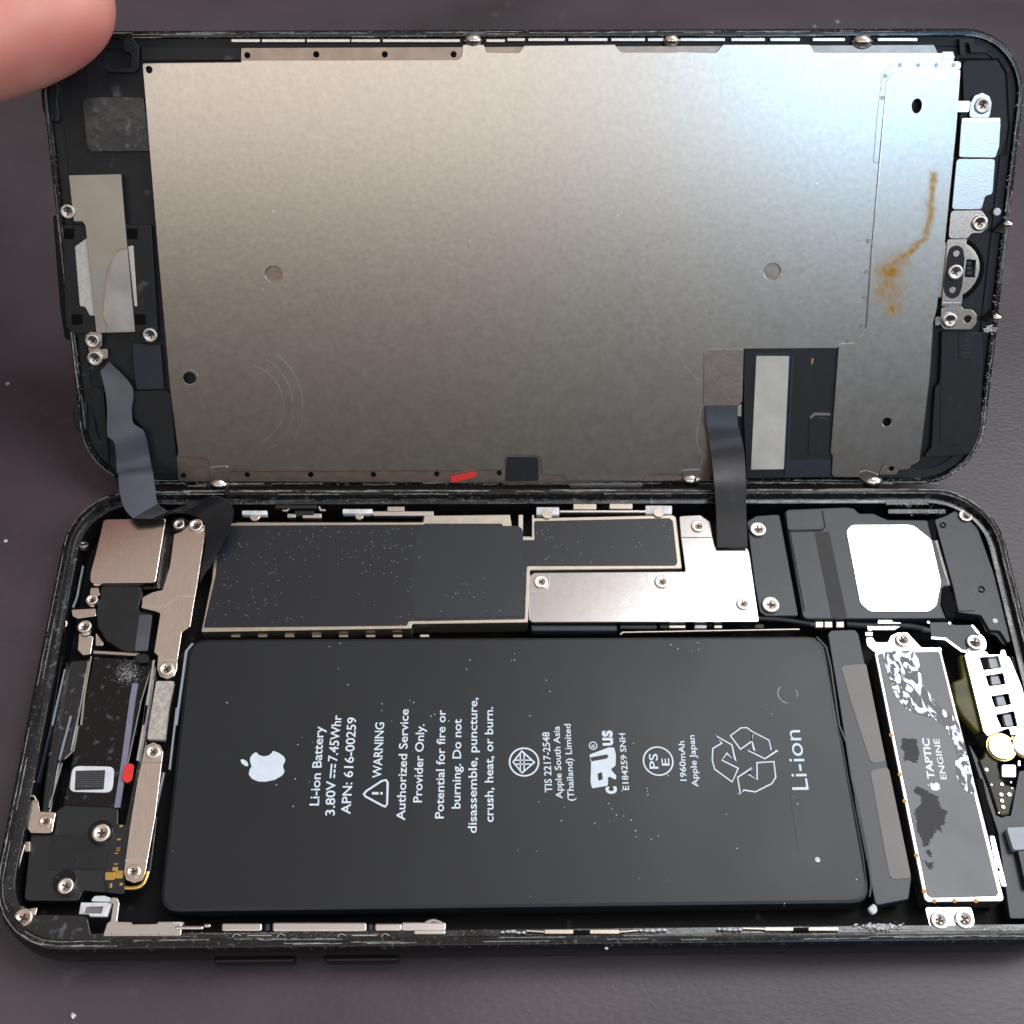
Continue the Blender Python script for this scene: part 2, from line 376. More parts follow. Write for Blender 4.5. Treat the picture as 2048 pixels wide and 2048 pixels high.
def loft(name, parent, rings, m, mi, label=None, cap0=True, cap1=True, x1=0, y1=0, R0=9, sub=1):
    """rings: (inset, z); closed tray-like solid of rounded rectangles"""
    vs, fs, idx = [], [], []
    n = None
    for ins, z in rings:
        p = rrect(ins, ins, x1 - ins, y1 - ins, max(.8, R0 - ins)); n = len(p)
        vs += [(a, b, z) for a, b in p]
    for k in range(len(rings) - 1):
        for i in range(n):
            fs.append((k * n + i, k * n + (i + 1) % n, (k + 1) * n + (i + 1) % n, (k + 1) * n + i)); idx.append(mi[k])
    if cap0: fs.append(tuple(reversed(range(n)))); idx.append(mi[0])
    if cap1: fs.append(tuple((len(rings) - 1) * n + i for i in range(n))); idx.append(mi[-1])
    me = bpy.data.meshes.new('m'); me.from_pydata(vs, [], fs); me.update()
    o = finish(name, me, parent, m, label, ang=30)
    for p, q in zip(me.polygons, idx): p.material_index = q
    return o
def flakes(name, parent, path_fn, n, smin, smax, m, label=None):
    vs, fs = [], []
    for _ in range(n):
        c = Vector(path_fn()); s = random.uniform(smin, smax)
        b = len(vs)
        for k in range(4):
            vs.append(c + Vector((random.uniform(-1, 1) * s * 1.4, random.uniform(-1, 1) * s * .8, random.uniform(-.3, .5) * s)))
        fs += [(b, b + 1, b + 2), (b, b + 2, b + 3), (b, b + 3, b + 1), (b + 1, b + 3, b + 2)]
    me = bpy.data.meshes.new('m'); me.from_pydata(vs, [], fs)
    return finish(name, me, parent, m, label, 'stuff', ang=1)
def text(fr, parent, s, k, a, b, hpx, z, m='print', name='printed_text', bold=0.):
    """lettering from baseline start a to end b, cap height hpx measured across the line"""
    ox, oy, sc = CR[k]
    A, Bq = X(k, a, b); P0, P1 = un(fr, A, z), un(fr, Bq, z)
    H = (un(fr, (A[0] - hpx / sc, A[1]), z) - P0).length
    cu = bpy.data.curves.new('t', 'FONT'); cu.body = s; cu.size = 1; cu.offset = bold; cu.extrude = .004; cu.resolution_u = 3
    co = bpy.data.objects.new('t', cu); me = bpy.data.meshes.new_from_object(co); bpy.data.objects.remove(co)
    xs = [v.co.x for v in me.vertices]; cap = .729
    d = P1 - P0; L = d.length; ang = math.atan2(d.y, d.x)
    x0, x1 = min(xs), max(xs)
    me.transform(Matrix.Translation(P0 + Vector((0, 0, .02))) @ Matrix.Rotation(ang, 4, 'Z') @ Matrix.Diagonal((L / (x1 - x0), H / cap, 1, 1)) @ Matrix.Translation((-x0, 0, 0)))
    return finish(name, me, parent, m)
def logo(fr, parent, k, c, h, z, name='printed_emblem', m='print'):
    """bitten fruit emblem, leaf pointing to the left"""
    ox, oy, sc = CR[k]; q = X(k, c)[0]; c0 = un(fr, q, z); hh = (un(fr, (q[0] + h / sc, q[1]), z) - c0).length
    body = [(0, .36), (.10, .41), (.24, .43), (.36, .36), (.42, .27), (.33, .20), (.28, .06), (.31, -.08), (.38, -.16), (.45, -.19), (.38, -.36), (.28, -.50), (.18, -.56),
            (.08, -.53), (0, -.50), (-.08, -.53), (-.18, -.56), (-.28, -.50), (-.40, -.30), (-.45, -.06), (-.44, .14), (-.36, .32), (-.24, .42), (-.10, .41)]
    leaf = [(.0, .44), (.01, .54), (.08, .64), (.20, .70), (.20, .60), (.14, .50)]
    ms = []
    for poly in (body, leaf):
        pts = [Vector((c0.x - y * hh, c0.y + x * hh)) for x, y in poly]
        ms.append(curve_mesh([fillet(pts, .3, 3)], z + .005, z + .025, .001))
    return finish(name, join(ms), parent, m)

# ------------------------------------------------------------------ the table
def table():
    n = 2; s = 1.2
    me = bpy.data.meshes.new('table')
    me.from_pydata([(-s, -s, 0), (s, -s, 0), (s, s * 1.5, 0), (-s, s * 1.5, 0), (-s, -s, -.03), (s, -s, -.03), (s, s * 1.5, -.03), (-s, s * 1.5, -.03)], [],
                   [(0, 1, 2, 3), (7, 6, 5, 4), (0, 4, 5, 1), (1, 5, 6, 2), (2, 6, 7, 3), (3, 7, 4, 0)])
    o = bpy.data.objects.new('table', me); C.objects.link(o); me.materials.append(M['table'])
    o['kind'] = 'structure'; o['label'] = 'dark purple brown table top with fine grain under the opened phone'
table()

# ------------------------------------------------------------------ the phone body
LX, LY = 137.3, 66.1
B = root('phone_body', 'B', (LX / 2, LY / 2, -BASE), 'opened black phone body lying flat with battery, circuit shields and loudspeaker exposed', 'phone body')
shell = loft('housing', B, [(2.6, -7.1), (.9, -6.7), (-.15, -5.6), (-.5, -4.), (-.42, -1.9), (-.15, -.6), (.1, -.12), (.35, 0), (1.05, 0), (1.15, -.12), (1.25, -1.0), (2.1, -1.05), (2.2, -5.4)],
             ['shell', 'side', 'inner', 'floor'], [1, 1, 1, 1, 1, 0, 0, 0, 0, 2, 2, 3, 3], 'worn black metal housing with a scuffed rim', x1=LX, y1=LY, R0=9.6)
def pB(*a, **k): return plate(a[0], 'B', B, *a[1:], **k)
# volume buttons on the near side
for a, b in ((430, 592), (650, 800)):
    p = un('B', (a, 1914), -4.2); q = un('B', (b, 1914), -4.2)
    bt = pmm('volume_button', B, [(p.x, -1.0), (q.x, -1.0), (q.x, -.2), (p.x, -.2)], -3.4, 2.0, 'side', r=.35, bev=.3)

# battery
bat = pB('battery', X('P', (378, 1277), (1650, 1271), (1745, 1807), (316, 1825)), -1.2, 3.6, 'battery', r=2.6, bev=.5, label='large dark grey battery printed with white lettering')
zt = -1.19
tx = lambda s, k, a, b, h, bold=.014: text('B', bat, s, k, a, b, h, zt, bold=bold)
tx('Li-ion Battery', 'L5', (706, 776), (737, 305), 58)
tx('3.80V', 'L5', (800, 835), (806, 628), 58)
tx('7.45Whr', 'L5', (815, 515), (842, 240), 58)
stroke('printed_symbol', 'B', bat, [[(775, 613), (783, 528)], [(797, 613), (799, 590)], [(799, 582), (801, 560)], [(802, 552), (804, 530)]], .22, zt + .01, .02, 'print', crop='L5')
tx('APN: 616-00259', 'L5', (893, 828), (930, 252), 58)
tx('WARNING', 'L5', (1078, 612), (1095, 282), 56)
tx('Authorized Service', 'L5', (1218, 865), (1240, 203), 54)
tx('Provider Only.', 'L5', (1318, 758), (1334, 292), 54)
tx('Potential for fire or', 'L5', (1448, 853), (1460, 208), 54)
tx('burning. Do not', 'L5', (1547, 795), (1554, 262), 54)
tx('disassemble, puncture,', 'L5', (1644, 940), (1648, 135), 54)
tx('crush, heat, or burn.', 'L5', (1744, 875), (1741, 190), 54)
stroke('warning_triangle', 'B', bat, [[(974, 708), (988, 690), (1080, 630), (1106, 624), (1116, 640), (1112, 768), (1100, 782), (1084, 776), (984, 722)]], .26, zt + .01, .02, 'print', crop='L5', closed=True)
stroke('warning_mark', 'B', bat, [[(1022, 703), (1062, 703)], [(1072, 703), (1086, 703)]], .34, zt + .01, .02, 'print', crop='L5')
logo('B', bat, 'L5', (385, 542), 215, zt)
def ring(name, k, c, rpx, w, parent=bat, a0=0, a1=360, m='print'):
    ox, oy, s = CR[k]; q = X(k, c)[0]; c0 = un('B', q, zt); r = (un('B', (q[0] + rpx / s, q[1]), zt) - c0).length
    full = a1 - a0 >= 360; n = 32
    pts = [(c0.x + r * math.cos(math.radians(a0 + (a1 - a0) * i / n)), c0.y + r * math.sin(math.radians(a0 + (a1 - a0) * i / n))) for i in range(n if full else n + 1)]
    return stroke(name, 'B', parent, [pts], w, zt + .01, .02, m, closed=full, local=True)
ring('certification_ring', 'L6', (133, 480), 80, .22)
stroke('certification_mark', 'B', bat, [[(72, 480), (120, 420), (190, 482), (122, 540)]], .2, zt + .01, .02, 'print', crop='L6', closed=True)
stroke('certification_mark', 'B', bat, [[(84, 470), (178, 470)], [(84, 492), (178, 492)], [(112, 428), (112, 534)], [(133, 428), (133, 534)]], .18, zt + .012, .02, 'print', crop='L6')
tx('TIS 2217-2548', 'L6', (288, 648), (272, 315), 42)
tx('Apple South Asia', 'L6', (345, 682), (328, 283), 38)
tx('(Thailand) Limited', 'L6', (410, 695), (388, 270), 38)
tx('E184259 SNH', 'L6', (712, 635), (690, 322), 36)
tx('c', 'L6', (643, 656), (640, 615), 88, .03)
tx('us', 'L6', (622, 390), (617, 306), 84, .03)
ring('registered_ring', 'L6', (514, 390), 21, .13)
tx('R', 'L6', (525, 400), (524, 380), 22)
# reversed R and U joined in one heavy mark
pr = lambda *p: [fillet(mm('B', X('L6', *p), zt + .02), .25, 3)]
me = curve_mesh(pr((503, 470), (492, 440), (600, 400), (630, 400), (640, 440), (638, 500), (610, 520), (642, 556), (640, 580), (596, 556), (596, 610), (508, 626), (500, 590)) +
                [fillet(mm('B', X('L6', (538, 545), (562, 535), (568, 575), (543, 585)), zt + .02), .1, 2), fillet(mm('B', X('L6', (500, 478), (588, 462), (600, 448), (590, 438), (497, 455)), zt + .02), .05, 2)], zt + .0, zt + .02, .001)
finish('recognised_component_mark', me, bat, 'print')
ring('safety_ring', 'L6', (873, 475), 81, .2)
tx('PS', 'L6', (874, 518), (868, 434), 50, .012)
tx('E', 'L6', (936, 500), (932, 460), 44, .012)
tx('1960mAh', 'L6', (1030, 585), (1017, 365), 36)
tx('Apple Japan', 'L6', (1095, 618), (1072, 332), 36)
for ar in ([(1272, 335), (1330, 292), (1362, 290), (1392, 312), (1485, 360), (1498, 415), (1536, 414), (1462, 462), (1362, 413), (1404, 418), (1390, 360), (1394, 316), (1390, 365), (1328, 410)],
           [(1190, 335), (1225, 376), (1175, 405), (1172, 470), (1185, 520), (1282, 590), (1315, 515), (1225, 470), (1252, 432), (1300, 476), (1280, 385)],
           [(1395, 510), (1312, 565), (1328, 660), (1345, 635), (1410, 645), (1500, 600), (1522, 565), (1512, 478), (1418, 484), (1420, 578), (1372, 548)]):
    stroke('recycling_arrow', 'B', bat, [ar], .17, zt + .01, .02, 'print', crop='L6', closed=True)
tx('Li-ion', 'L6', (1704, 634), (1655, 304), 96, .0)
ring('scratched_circle', 'L6', (1588, 105), 54, .05, a0=130, a1=260)
ring('scratched_circle', 'L6', (1588, 105), 54, .04, a0=-20, a1=30)
disc('dried_drop', 'B', bat, X('L3', (337, 1233))[0], .35, -1.1, .15, 'corr')
stroke('wrap_fold', 'B', bat, [X('L2', (330, 1250), (405, 1330), (440, 1480), (505, 1932)) + X('L3', (560, 330), (600, 600), (668, 900), (725, 1200), (752, 1420), (740, 1520))], .22, -1.14, .12, 'battery')
stroke('wrap_fold', 'B', bat, [X('L2', (300, 1262), (375, 1350), (410, 1500), (470, 1932)) + X('L3', (525, 330), (570, 600), (632, 900), (690, 1200), (712, 1400), (680, 1530))], .10, -1.15, .08, 'battery')
stroke('wrap_crease', 'B', bat, [X('L3', (640, 1545), (690, 1490), (712, 1400)), X('L2', (305, 1275), (360, 1330), (400, 1330)), X('L3', (120, 700), (150, 900), (190, 1180))], .08, -1.16, .05, 'battery')
# battery pull strips
pB('battery_strip', X('L2', (415, 1225), (440, 1200), (630, 1195), (655, 1230), (700, 1440)) + X('L3', (880, 520), (1062, 1380), (1040, 1540), (785, 1590), (640, 900), (500, 0)), -1.75, 2., 'slate', r=.5, bev=.12, label='slate grey sleeve along the battery end')
pB('grey_tab', X('L2', (520, 1490), (545, 1470), (680, 1460), (712, 1460)) + X('L3', (865, 470), (772, 490), (740, 465), (590, 0)), -1.68, .12, 'grey', r=.4, bev=.02)
pB('grey_tab', X('L3', (742, 545), (885, 515), (1062, 1375), (925, 1385), (890, 1350)), -1.68, .12, 'grey', r=.6, bev=.02)

# circuit board can with graphite sticker
can = pB('circuit_shield', X('P', (432, 1046), (846, 1044), (848, 1031), (1020, 1029), (1024, 1055), (1036, 1072), (1066, 1073), (1064, 1036), (1345, 1030), (1352, 1034), (1364, 1137), (1060, 1140),
         (1056, 1245), (824, 1248), (822, 1257), (402, 1264), (424, 1157)), -1.3, 3.0, 'tan', r=.25, bev=.1, label='long metal can over the circuit board')
plate('graphite_sticker', 'B', can, X('P', (441, 1051), (846, 1049), (850, 1047), (1004, 1047), (1010, 1066), (1026, 1080), (1069, 1080), (1068, 1042), (1339, 1036), (1346, 1042), (1355, 1126), (1350, 1131),
         (1054, 1132), (1050, 1238), (818, 1242), (814, 1251), (407, 1255), (431, 1150)), -1.23, .07, 'foilblack', r=.3, bev=.02)
plate('sticker_seam', 'B', can, X('P', (842, 1050), (1046, 1052), (1046, 1232), (828, 1238), (820, 1180), (826, 1110)), -1.19, .04, 'film', r=1.2, bev=.015)
for i in range(8):                            # little clips under the can edge
    x = 462 + i * 54
    pB('board_clip', X('P', (x, 1269), (x + 18, 1269), (x + 18, 1274), (x, 1274)), -2.6, .5, 'tan', r=.05, bev=.03)
# bright cover plate
cov = pB('cover_plate', X('L4', (180, 655), (222, 630), (1196, 622), (1165, 395), (1155, 265), (1290, 258), (1350, 300), (1366, 390), (1385, 467), (1592, 472), (1605, 500), (1668, 938), (1660, 945), (205, 947), (188, 930)),
         -1.55, .5, 'satin', r=.3, bev=.06, label='stepped silver cover plate over the battery connectors')
stroke('bend_line', 'B', cov, [[(1170, 402), (1364, 402)]], .12, -1.535, .02, 'dark', crop='L4')
stroke('embossed_edge', 'B', cov, [[(322, 636), (322, 690), (300, 735), (262, 748), (195, 750)], [(958, 636), (962, 690), (990, 735), (1040, 752), (1085, 735), (1108, 690), (1108, 636)],
                                   [(975, 640), (980, 690), (1003, 722), (1040, 735), (1072, 722), (1090, 690), (1092, 640)]], .13, -1.50, .05, 'mirror', crop='L4')
for p, r in (((1275, 330), 45), ((262, 690), 46), ((1040, 690), 46), ((1565, 830), 44)): screw('B', B, 'L4', p, r, -1.45)
for a in ([(200, 958), (755, 958), (755, 1005), (200, 1005)], [(768, 958), (1012, 958), (1012, 990), (768, 990)]):
    pB('black_block', X('L4', *a), -2.4, 2., 'slate', r=.3, bev=.25)
pB('board_edge', X('L4', (770, 1022), (790, 1008), (1930, 988), (1930, 996), (795, 1016), (775, 1030)), -1.9, .4, 'tan', r=.1, bev=.05)
for a in ((1030, 960, 1090, 985), (1090, 965, 1195, 985), (1255, 965, 1330, 985), (1340, 955, 1365, 970), (1380, 965, 1430, 985), (1640, 960, 1700, 985)):
    pB('board_component', X('L4', (a[0], a[1]), (a[2], a[1]), (a[2], a[3]), (a[0], a[3])), -2.3, .8, random.choice(['tan', 'corr', 'pcb']), r=.08, bev=.05)

# bright bits fixed on the far wall
def bar(name, k, x0, y0, x1, y1, z=-1.2, th=.8, m='steel', r=.15, bev=.08, lab=None, par=None):
    return plate(name, 'B', par or B, X(k, (x0, y0), (x1, y0), (x1, y1), (x0, y1)), z, th, m, r=r, bev=bev, label=lab)
bar('far_clip', 'M1', 385, 372, 618, 412, m='corr', z=-1.1); disc('rivet', 'B', B, X('M1', (505, 425))[0], .75, -1.3, .5, 'screw')
bar('far_clip', 'M1', 1312, 358, 1588, 400, m='corr', z=-1.1); disc('rivet', 'B', B, X('M1', (1465, 422))[0], .6, -1.3, .5, 'screw')
bar('far_strip', 'M1', 1590, 378, 2150, 420, m='steel')
bar('spring_contact', 'M1', 1722, 335, 1880, 378, m='tan', z=-1.0)
bar('latch', 'M1', 690, 322, 1075, 352, m='black', z=-.9); bar('latch', 'M1', 870, 375, 1050, 420, m='black')
bar('latch_pin', 'M1', 802, 402, 880, 436, m='steel'); bar('latch_pin', 'M1', 942, 400, 1118, 440, m='steel')
stroke('latch_spring', 'B', B, [[(760, 372), (800, 374), (826, 345)], [(1095, 335), (1110, 368), (1155, 370)]], .25, -1.0, .3, 'steel', crop='M1')
bar('far_strip', 'M1', 330, 480, 2150, 492, m='tan', z=-1.6, th=.4)
bar('spring_contact', 'N2', 466, 422, 690, 476, m='tan', z=-1.0); bar('spring_contact', 'N2', 815, 420, 1040, 472, m='tan', z=-1.0)
bar('far_strip', 'N2', 335, 484, 1180, 506, m='steel', z=-1.1)
bar('far_clip', 'N2', 110, 455, 330, 528, m='corr', z=-1.1); bar('far_clip', 'N2', 1165, 440, 1420, 518, m='corr', z=-1.1)
disc('rivet', 'B', B, X('N2', (215, 520))[0], .8, -1.0, .4, 'tan'); disc('rivet', 'B', B, X('N2', (1290, 505))[0], .8, -1.0, .4, 'tan')
for x in (1205, 1280): bar('contact_pin', 'K5', x, 1185, x + 26 if x < 1250 else x + 12, 1308, m='steel', z=-1.2)
bar('glossy_bar', 'L2', 862, 200, 1195, 232, m='gloss', z=-.9); bar('glossy_bar', 'L2', 880, 262, 1330, 300, m='gloss', z=-1.1)
flakes('rail_corrosion', B, lambda: un('B', X('L2', (random.choice([random.gauss(1030, 40), random.gauss(1240, 50)]), random.choice([random.gauss(235, 8), random.gauss(285, 10)])))[0], -.85), 60, .03, .15, 'corr', 'white crust on the glossy bar')

# camera corner
cm = pB('camera_module', X('L0', (800, 342), (1284, 330), (1202, 832), (712, 836), (694, 815), (698, 750), (740, 600)), -.7, 4.2, 'rose', r=.6, bev=.1, label='square pinkish metal camera module')
pB('camera_base', X('L0', (1225, 440), (1335, 450), (1305, 700), (1255, 880), (1090, 885), (1090, 850), (1210, 845)), -2.2, 2., 'gloss', r=.2)
brk = pB('camera_bracket', X('L0', (1345, 455), (1400, 440), (1448, 405), (1462, 352), (1525, 338), (1580, 390), (1584, 455), (1522, 860), (1497, 1000), (1470, 1170), (1405, 1216), (1370, 1440), (1368, 1500),
         (1345, 1555), (1290, 1575), (1235, 1555), (1213, 1500), (1220, 1395), (1190, 1368), (1238, 1068), (1200, 1052), (1095, 1028), (1100, 945), (1180, 905), (1255, 890), (1312, 700)), -1.15, .35, 'rose', r=.3, bev=.06,
         label='pinkish steel bracket beside the camera')
stroke('bend_line', 'B', brk, [[(1095, 1016), (1275, 1016), (1375, 936), (1500, 936)], [(1226, 1430), (1372, 1430)]], .28, -1.09, .06, 'mirror', crop='L0')
disc('black_washer', 'B', B, X('L0', (1383, 383))[0], 1.25, -1.2, .6, 'gloss')
for p, r in (((1383, 383), 45), ((1515, 392), 58), ((1287, 1500), 60), ((712, 965), 48), ((655, 1175), 56)): screw('B', B, 'L0', p, r, -1.0)
screw('B', B, 'L0', (645, 540), 40, -1.4, tilt=.5); screw('B', B, 'L0', (487, 1150), 34, -1.6, tilt=.5)
pB('camera_cable', X('L0', (772, 852), (1085, 852), (1104, 920), (1062, 1050), (1180, 1072), (1142, 1362), (985, 1364), (930, 1350), (820, 1280), (752, 1170), (740, 1050), (772, 950)), -1.5, 1., 'black', r=.8, bev=.2, label='rounded matte black rubber cable end')
pB('cable_sheen_strip', X('L0', (1075, 1080), (1175, 1080), (1140, 1358), (1040, 1358)), -1.42, .1, 'flexb', r=.2, bev=.04)  # lighter strip gives the cable its bluish sheen by colour
pB('ground_tab', X('L0', (550, 1040), (735, 1030), (742, 1090), (600, 1110), (560, 1090)), -1.7, .3, 'rose', r=.2)
pB('copper_tab', X('L0', (610, 1225), (640, 1210), (722, 1250), (700, 1385), (640, 1392), (600, 1350)), -1.9, .3, 'rose', r=.3)
pB('copper_tab', X('L0', (740, 1215), (800, 1300), (790, 1320), (738, 1318)), -2., .3, 'tan', r=.1)
pB('ground_tab', X('L0', (700, 870), (760, 870), (770, 930), (690, 940)), -1.7, .4, 'rose', r=.2)
stroke('thin_edge', 'B', B, [[(722, 1368), (1075, 1388)]], .4, -1.9, .6, 'tan', crop='L0')
bar('black_knob', 'L0', 1045, 1380, 1150, 1450, z=-1.7, m='black', r=1.)
flakes('dried_smear', B, lambda: un('B', X('L0', (random.gauss(985, 48), random.gauss(1530, 50)))[0], -2.25), 900, .012, .075, 'corr', 'white dried smear on the glossy panel')
# left channels and ridges
pB('inner_ridge', X('L0', (540, 1430), (700, 1418), (640, 1750)) + X('L1', (560, 400), (470, 470), (370, 1000), (300, 1000), (330, 700), (430, 0)), -2.6, 2.4, 'inner', r=.5, bev=.3)
ant = pB('antenna_panel', X('L0', (725, 1400), (1195, 1425)) + X('L1', (1100, 0), (1000, 470), (895, 830), (480, 815), (560, 420), (650, 0)), -2.3, 2., 'gloss', r=.4, bev=.2, label='glossy black panel smeared with dried liquid')
stroke('thin_edge', 'B', B, [[(705, 1400), (650, 1720), (625, 1932)], ], .18, -2.1, .3, 'rose', crop='L0')
stroke('thin_edge', 'B', B, [[(605, 200), (570, 390), (500, 455)], [(480, 490), (380, 830)]], .14, -2.2, .3, 'steel', crop='L1')
stroke('housing_ridge', 'B', B, [[(520, 1450), (440, 1932)], [(480, 1400), (390, 1932)]], .2, -2.0, .8, 'inner', crop='L0')
stroke('housing_ridge', 'B', B, [[(440, 0), (290, 640)], [(390, 0), (240, 560)], [(470, 250), (370, 830)]], .2, -2.0, .8, 'slate', crop='L1')
stroke('painted_reflection_line', 'B', B, [[(330, 0), (180, 640)], [(545, 120), (455, 460)]], .12, -1.7, .5, 'blue', crop='L1')  # pale blue strips stand in for long reflections along the left channels
stroke('painted_reflection_line', 'B', B, [[(500, 1500), (400, 1932)], [(640, 700), (590, 950), (560, 1020)]], .12, -1.8, .5, 'blue', crop='L0')
stroke('lavender_strip', 'B', B, [[(1045, -130), (1022, 0), (960, 470), (905, 830)]], .75, -2.0, .3, 'lav', crop='L1')
stroke('bright_edge', 'B', B, [[(1190, 1430), (1110, 1932)]], .28, -1.6, .5, 'mirror', crop='L0')
stroke('bright_edge', 'B', B, [[(1135, 40), (1062, 468)]], .28, -1.6, .5, 'mirror', crop='L1')
pB('black_rail', X('L0', (1200, 1440), (1215, 1580), (1190, 1600)) + X('L1', (1135, 320), (1060, 600), (1000, 1000), (960, 1000), (1060, 500), (1120, 0)), -2.1, 1.5, 'inner', r=.2)
pB('foam_strip', X('L0', (1206, 1590), (1345, 1592)) + X('L1', (1302, 60), (1274, 306), (1136, 304), (1160, 130)), -1.5, .8, 'foam', r=.2, label='speckled tan foam strip beside the battery')
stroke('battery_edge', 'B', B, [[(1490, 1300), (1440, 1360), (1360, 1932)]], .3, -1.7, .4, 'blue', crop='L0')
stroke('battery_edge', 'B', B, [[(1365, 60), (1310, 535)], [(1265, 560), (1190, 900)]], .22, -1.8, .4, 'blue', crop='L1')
fr_ = plate('white_frame', 'B', ant, X('L1', (560, 508), (885, 514), (866, 716), (532, 708)), -2.1, .25, 'white', r=.9, bev=.06,
            holes=[('p', X('L1', (582, 546), (812, 542), (800, 690), (576, 696)), .1)], label='small white rectangular frame round a dark grid')
plate('dark_grid', 'B', ant, X('L1', (582, 546), (812, 542), (800, 690), (576, 696)), -2.2, .12, 'foilblack', r=.05, bev=.01)
stroke('grid_line', 'B', ant, [[(582, 546 + i * 14), (808, 544 + i * 14)] for i in range(1, 10)], .05, -2.17, .04, 'grey', crop='L1', kind='stuff')
pB('liquid_indicator', X('L1', (965, 500), (1000, 488), (1038, 500), (1030, 560), (1020, 620), (985, 642), (945, 625), (943, 590)), -1.7, .15, 'red', r=.8, bev=.04, label='red tripped liquid indicator dot beside the long bracket')
lb = pB('long_bracket', X('L1', (1112, 400), (1130, 350), (1185, 325), (1240, 350), (1260, 400), (1200, 900), (1122, 1340), (1095, 1395), (1035, 1412), (975, 1390), (957, 1330), (1000, 1000), (1065, 600)), -1.1, .3, 'rose', r=.25, bev=.05, label='long pale steel bracket with a screw at each end')
stroke('bend_line', 'B', lb, [[(968, 1240), (1130, 1240)]], .3, -1.06, .05, 'mirror', crop='L1')
stroke('bend_line', 'B', lb, [[(1100, 482), (1250, 482)]], .08, -1.085, .02, 'grey', crop='L1')
screw('B', B, 'L1', (1183, 402), 58, -1.0); screw('B', B, 'L1', (1030, 1325), 56, -1.0, mk='rose')
fx = pB('gold_marked_flex', X('L1', (900, 960), (1000, 960), (975, 1200), (960, 1500), (830, 1490), (800, 1370), (860, 1100)), -2.0, .5, 'flex', r=.3, label='black flex cable with gold contact marks')
for x, y, w, h in ((925, 965, 22, 18), (905, 1070, 26, 14), (900, 1140, 30, 8), (898, 1158, 30, 8), (885, 1180, 28, 8), (880, 1262, 30, 10), (870, 1290, 40, 30), (815, 1330, 70, 60), (890, 1318, 62, 60), (850, 1415, 16, 36), (925, 1412, 22, 22)):
    plate('gold_contact', 'B', fx, X('L1', (x, y), (x + w, y), (x + w - 3, y + h), (x - 3, y + h)), -1.95, .08, 'gold', r=.1, bev=.01)
tube('gold_ring', B, [un('B', q, -2.) for q in X('L1', (970, 1452), (1050, 1460), (1120, 1420), (1145, 1330))], .35, 'gold')
pB('black_rail', X('L1', (1200, 900), (1215, 900), (1160, 1340), (1130, 1400), (1128, 1340)), -1.9, 1.2, 'inner', r=.2)
# lower left corner board
cb = pB('corner_cover', X('L1', (500, 812), (915, 828), (905, 1100), (860, 1480), (830, 1490), (640, 1470), (610, 1550), (200, 1550), (185, 1530), (240, 1000), (420, 1010), (430, 860)), -2.4, 2., 'flex', r=.4, bev=.12, label='black cover in the near left corner')
plate('cover_step', 'B', cb, X('L1', (400, 1040), (830, 1050), (800, 1310), (370, 1310)), -2.3, .1, 'black', r=.2, bev=.04)
disc('screw_seat', 'B', cb, X('L1', (500, 1405))[0], 1.5, -2.2, .3, 'gloss'); disc('screw_seat', 'B', cb, X('L1', (775, 1020))[0], 1.6, -2.2, .3, 'gloss')
screw('B', B, 'L1', (510, 1440), 66, -1.5); screw('B', B, 'L1', (785, 1030), 74, -1.5)
pB('corner_tab', X('L1', (232, 800), (245, 772), (295, 775), (308, 862), (432, 866), (402, 1020), (380, 1028), (235, 1026), (208, 990)), -1.6, .3, 'rose', r=.3)
screw('B', B, 'L1', (352, 937), 52, -1.45, mk='rose')
tube('wire_spring', B, [un('B', q, -1.2) for q in X('L1', (265, 640), (235, 575), (200, 620), (185, 720), (225, 745), (265, 735), (280, 780))], .16, 'screw')
tube('wire_edge', B, [un('B', q, -1.6) for q in X('L1', (190, 1120), (150, 1260), (95, 1450), (95, 1530), (130, 1590), (190, 1612))], .16, 'tan')
bar('ground_tab', 'L1', 190, 1092, 232, 1170, z=-1.7, m='tan')
pB('corner_tab', X('L1', (185, 1618), (290, 1602), (262, 1700), (230, 1760)), -1.2, .3, 'rose', r=.2)
screw('B', B, 'L1', (182, 1685), 76, -.9, mk='rose')
pB('corner_ledge', X('N5', (0, 560), (120, 520), (240, 590), (800, 600), (840, 800), (940, 830), (700, 880), (300, 860), (60, 740)), -.95, .5, 'inner', r=1., bev=.1)
# near rail
pB('switch_bracket', X('N5', (945, 792), (985, 668), (1015, 655), (1040, 490), (1010, 480), (1030, 430), (1080, 440), (1098, 490), (1076, 658), (1200, 662), (1676, 658), (1664, 792)), -1.0, .5, 'steel', r=.25, bev=.08, label='pale bracket holding the mute switch at the near corner')
pB('switch_slot', X('N5', (1205, 660), (1460, 658), (1440, 680), (1220, 684)), -.92, .1, 'dark', r=.05, bev=.01)
pB('switch_frame', X('N5', (745, 482), (1030, 484), (985, 612), (825, 610), (815, 590), (725, 590)), -1.3, .6, 'corr', r=.1, bev=.05, holes=[('p', X('N5', (790, 520), (950, 520), (930, 585), (770, 580)), .1)], label='corroded white switch frame')
pB('switch_frame', X('N5', (830, 470), (870, 422), (960, 420), (1020, 440), (1030, 475)), -1.2, .6, 'white', r=.3)
bar('switch_core', 'N5', 780, 510, 955, 590, z=-1.6, m='grey', th=.6)
for a in ((-150, 1490, 20, 1512), (20, 1478, 62, 1500), (128, 1474, 368, 1522), (430, 1470, 990, 1524), (1038, 1476, 1200, 1520), (1196, 1468, 1462, 1520), (1270, 1512, 1460, 1544)):
    bar('rail_segment', 'L5', *a, z=-.75, m='steel', r=.3, bev=.18)
for x in (400, 1015): bar('rail_gap_post', 'L5', x - 12, 1480, x + 12, 1520, z=-1.3, m='slate', r=.1)
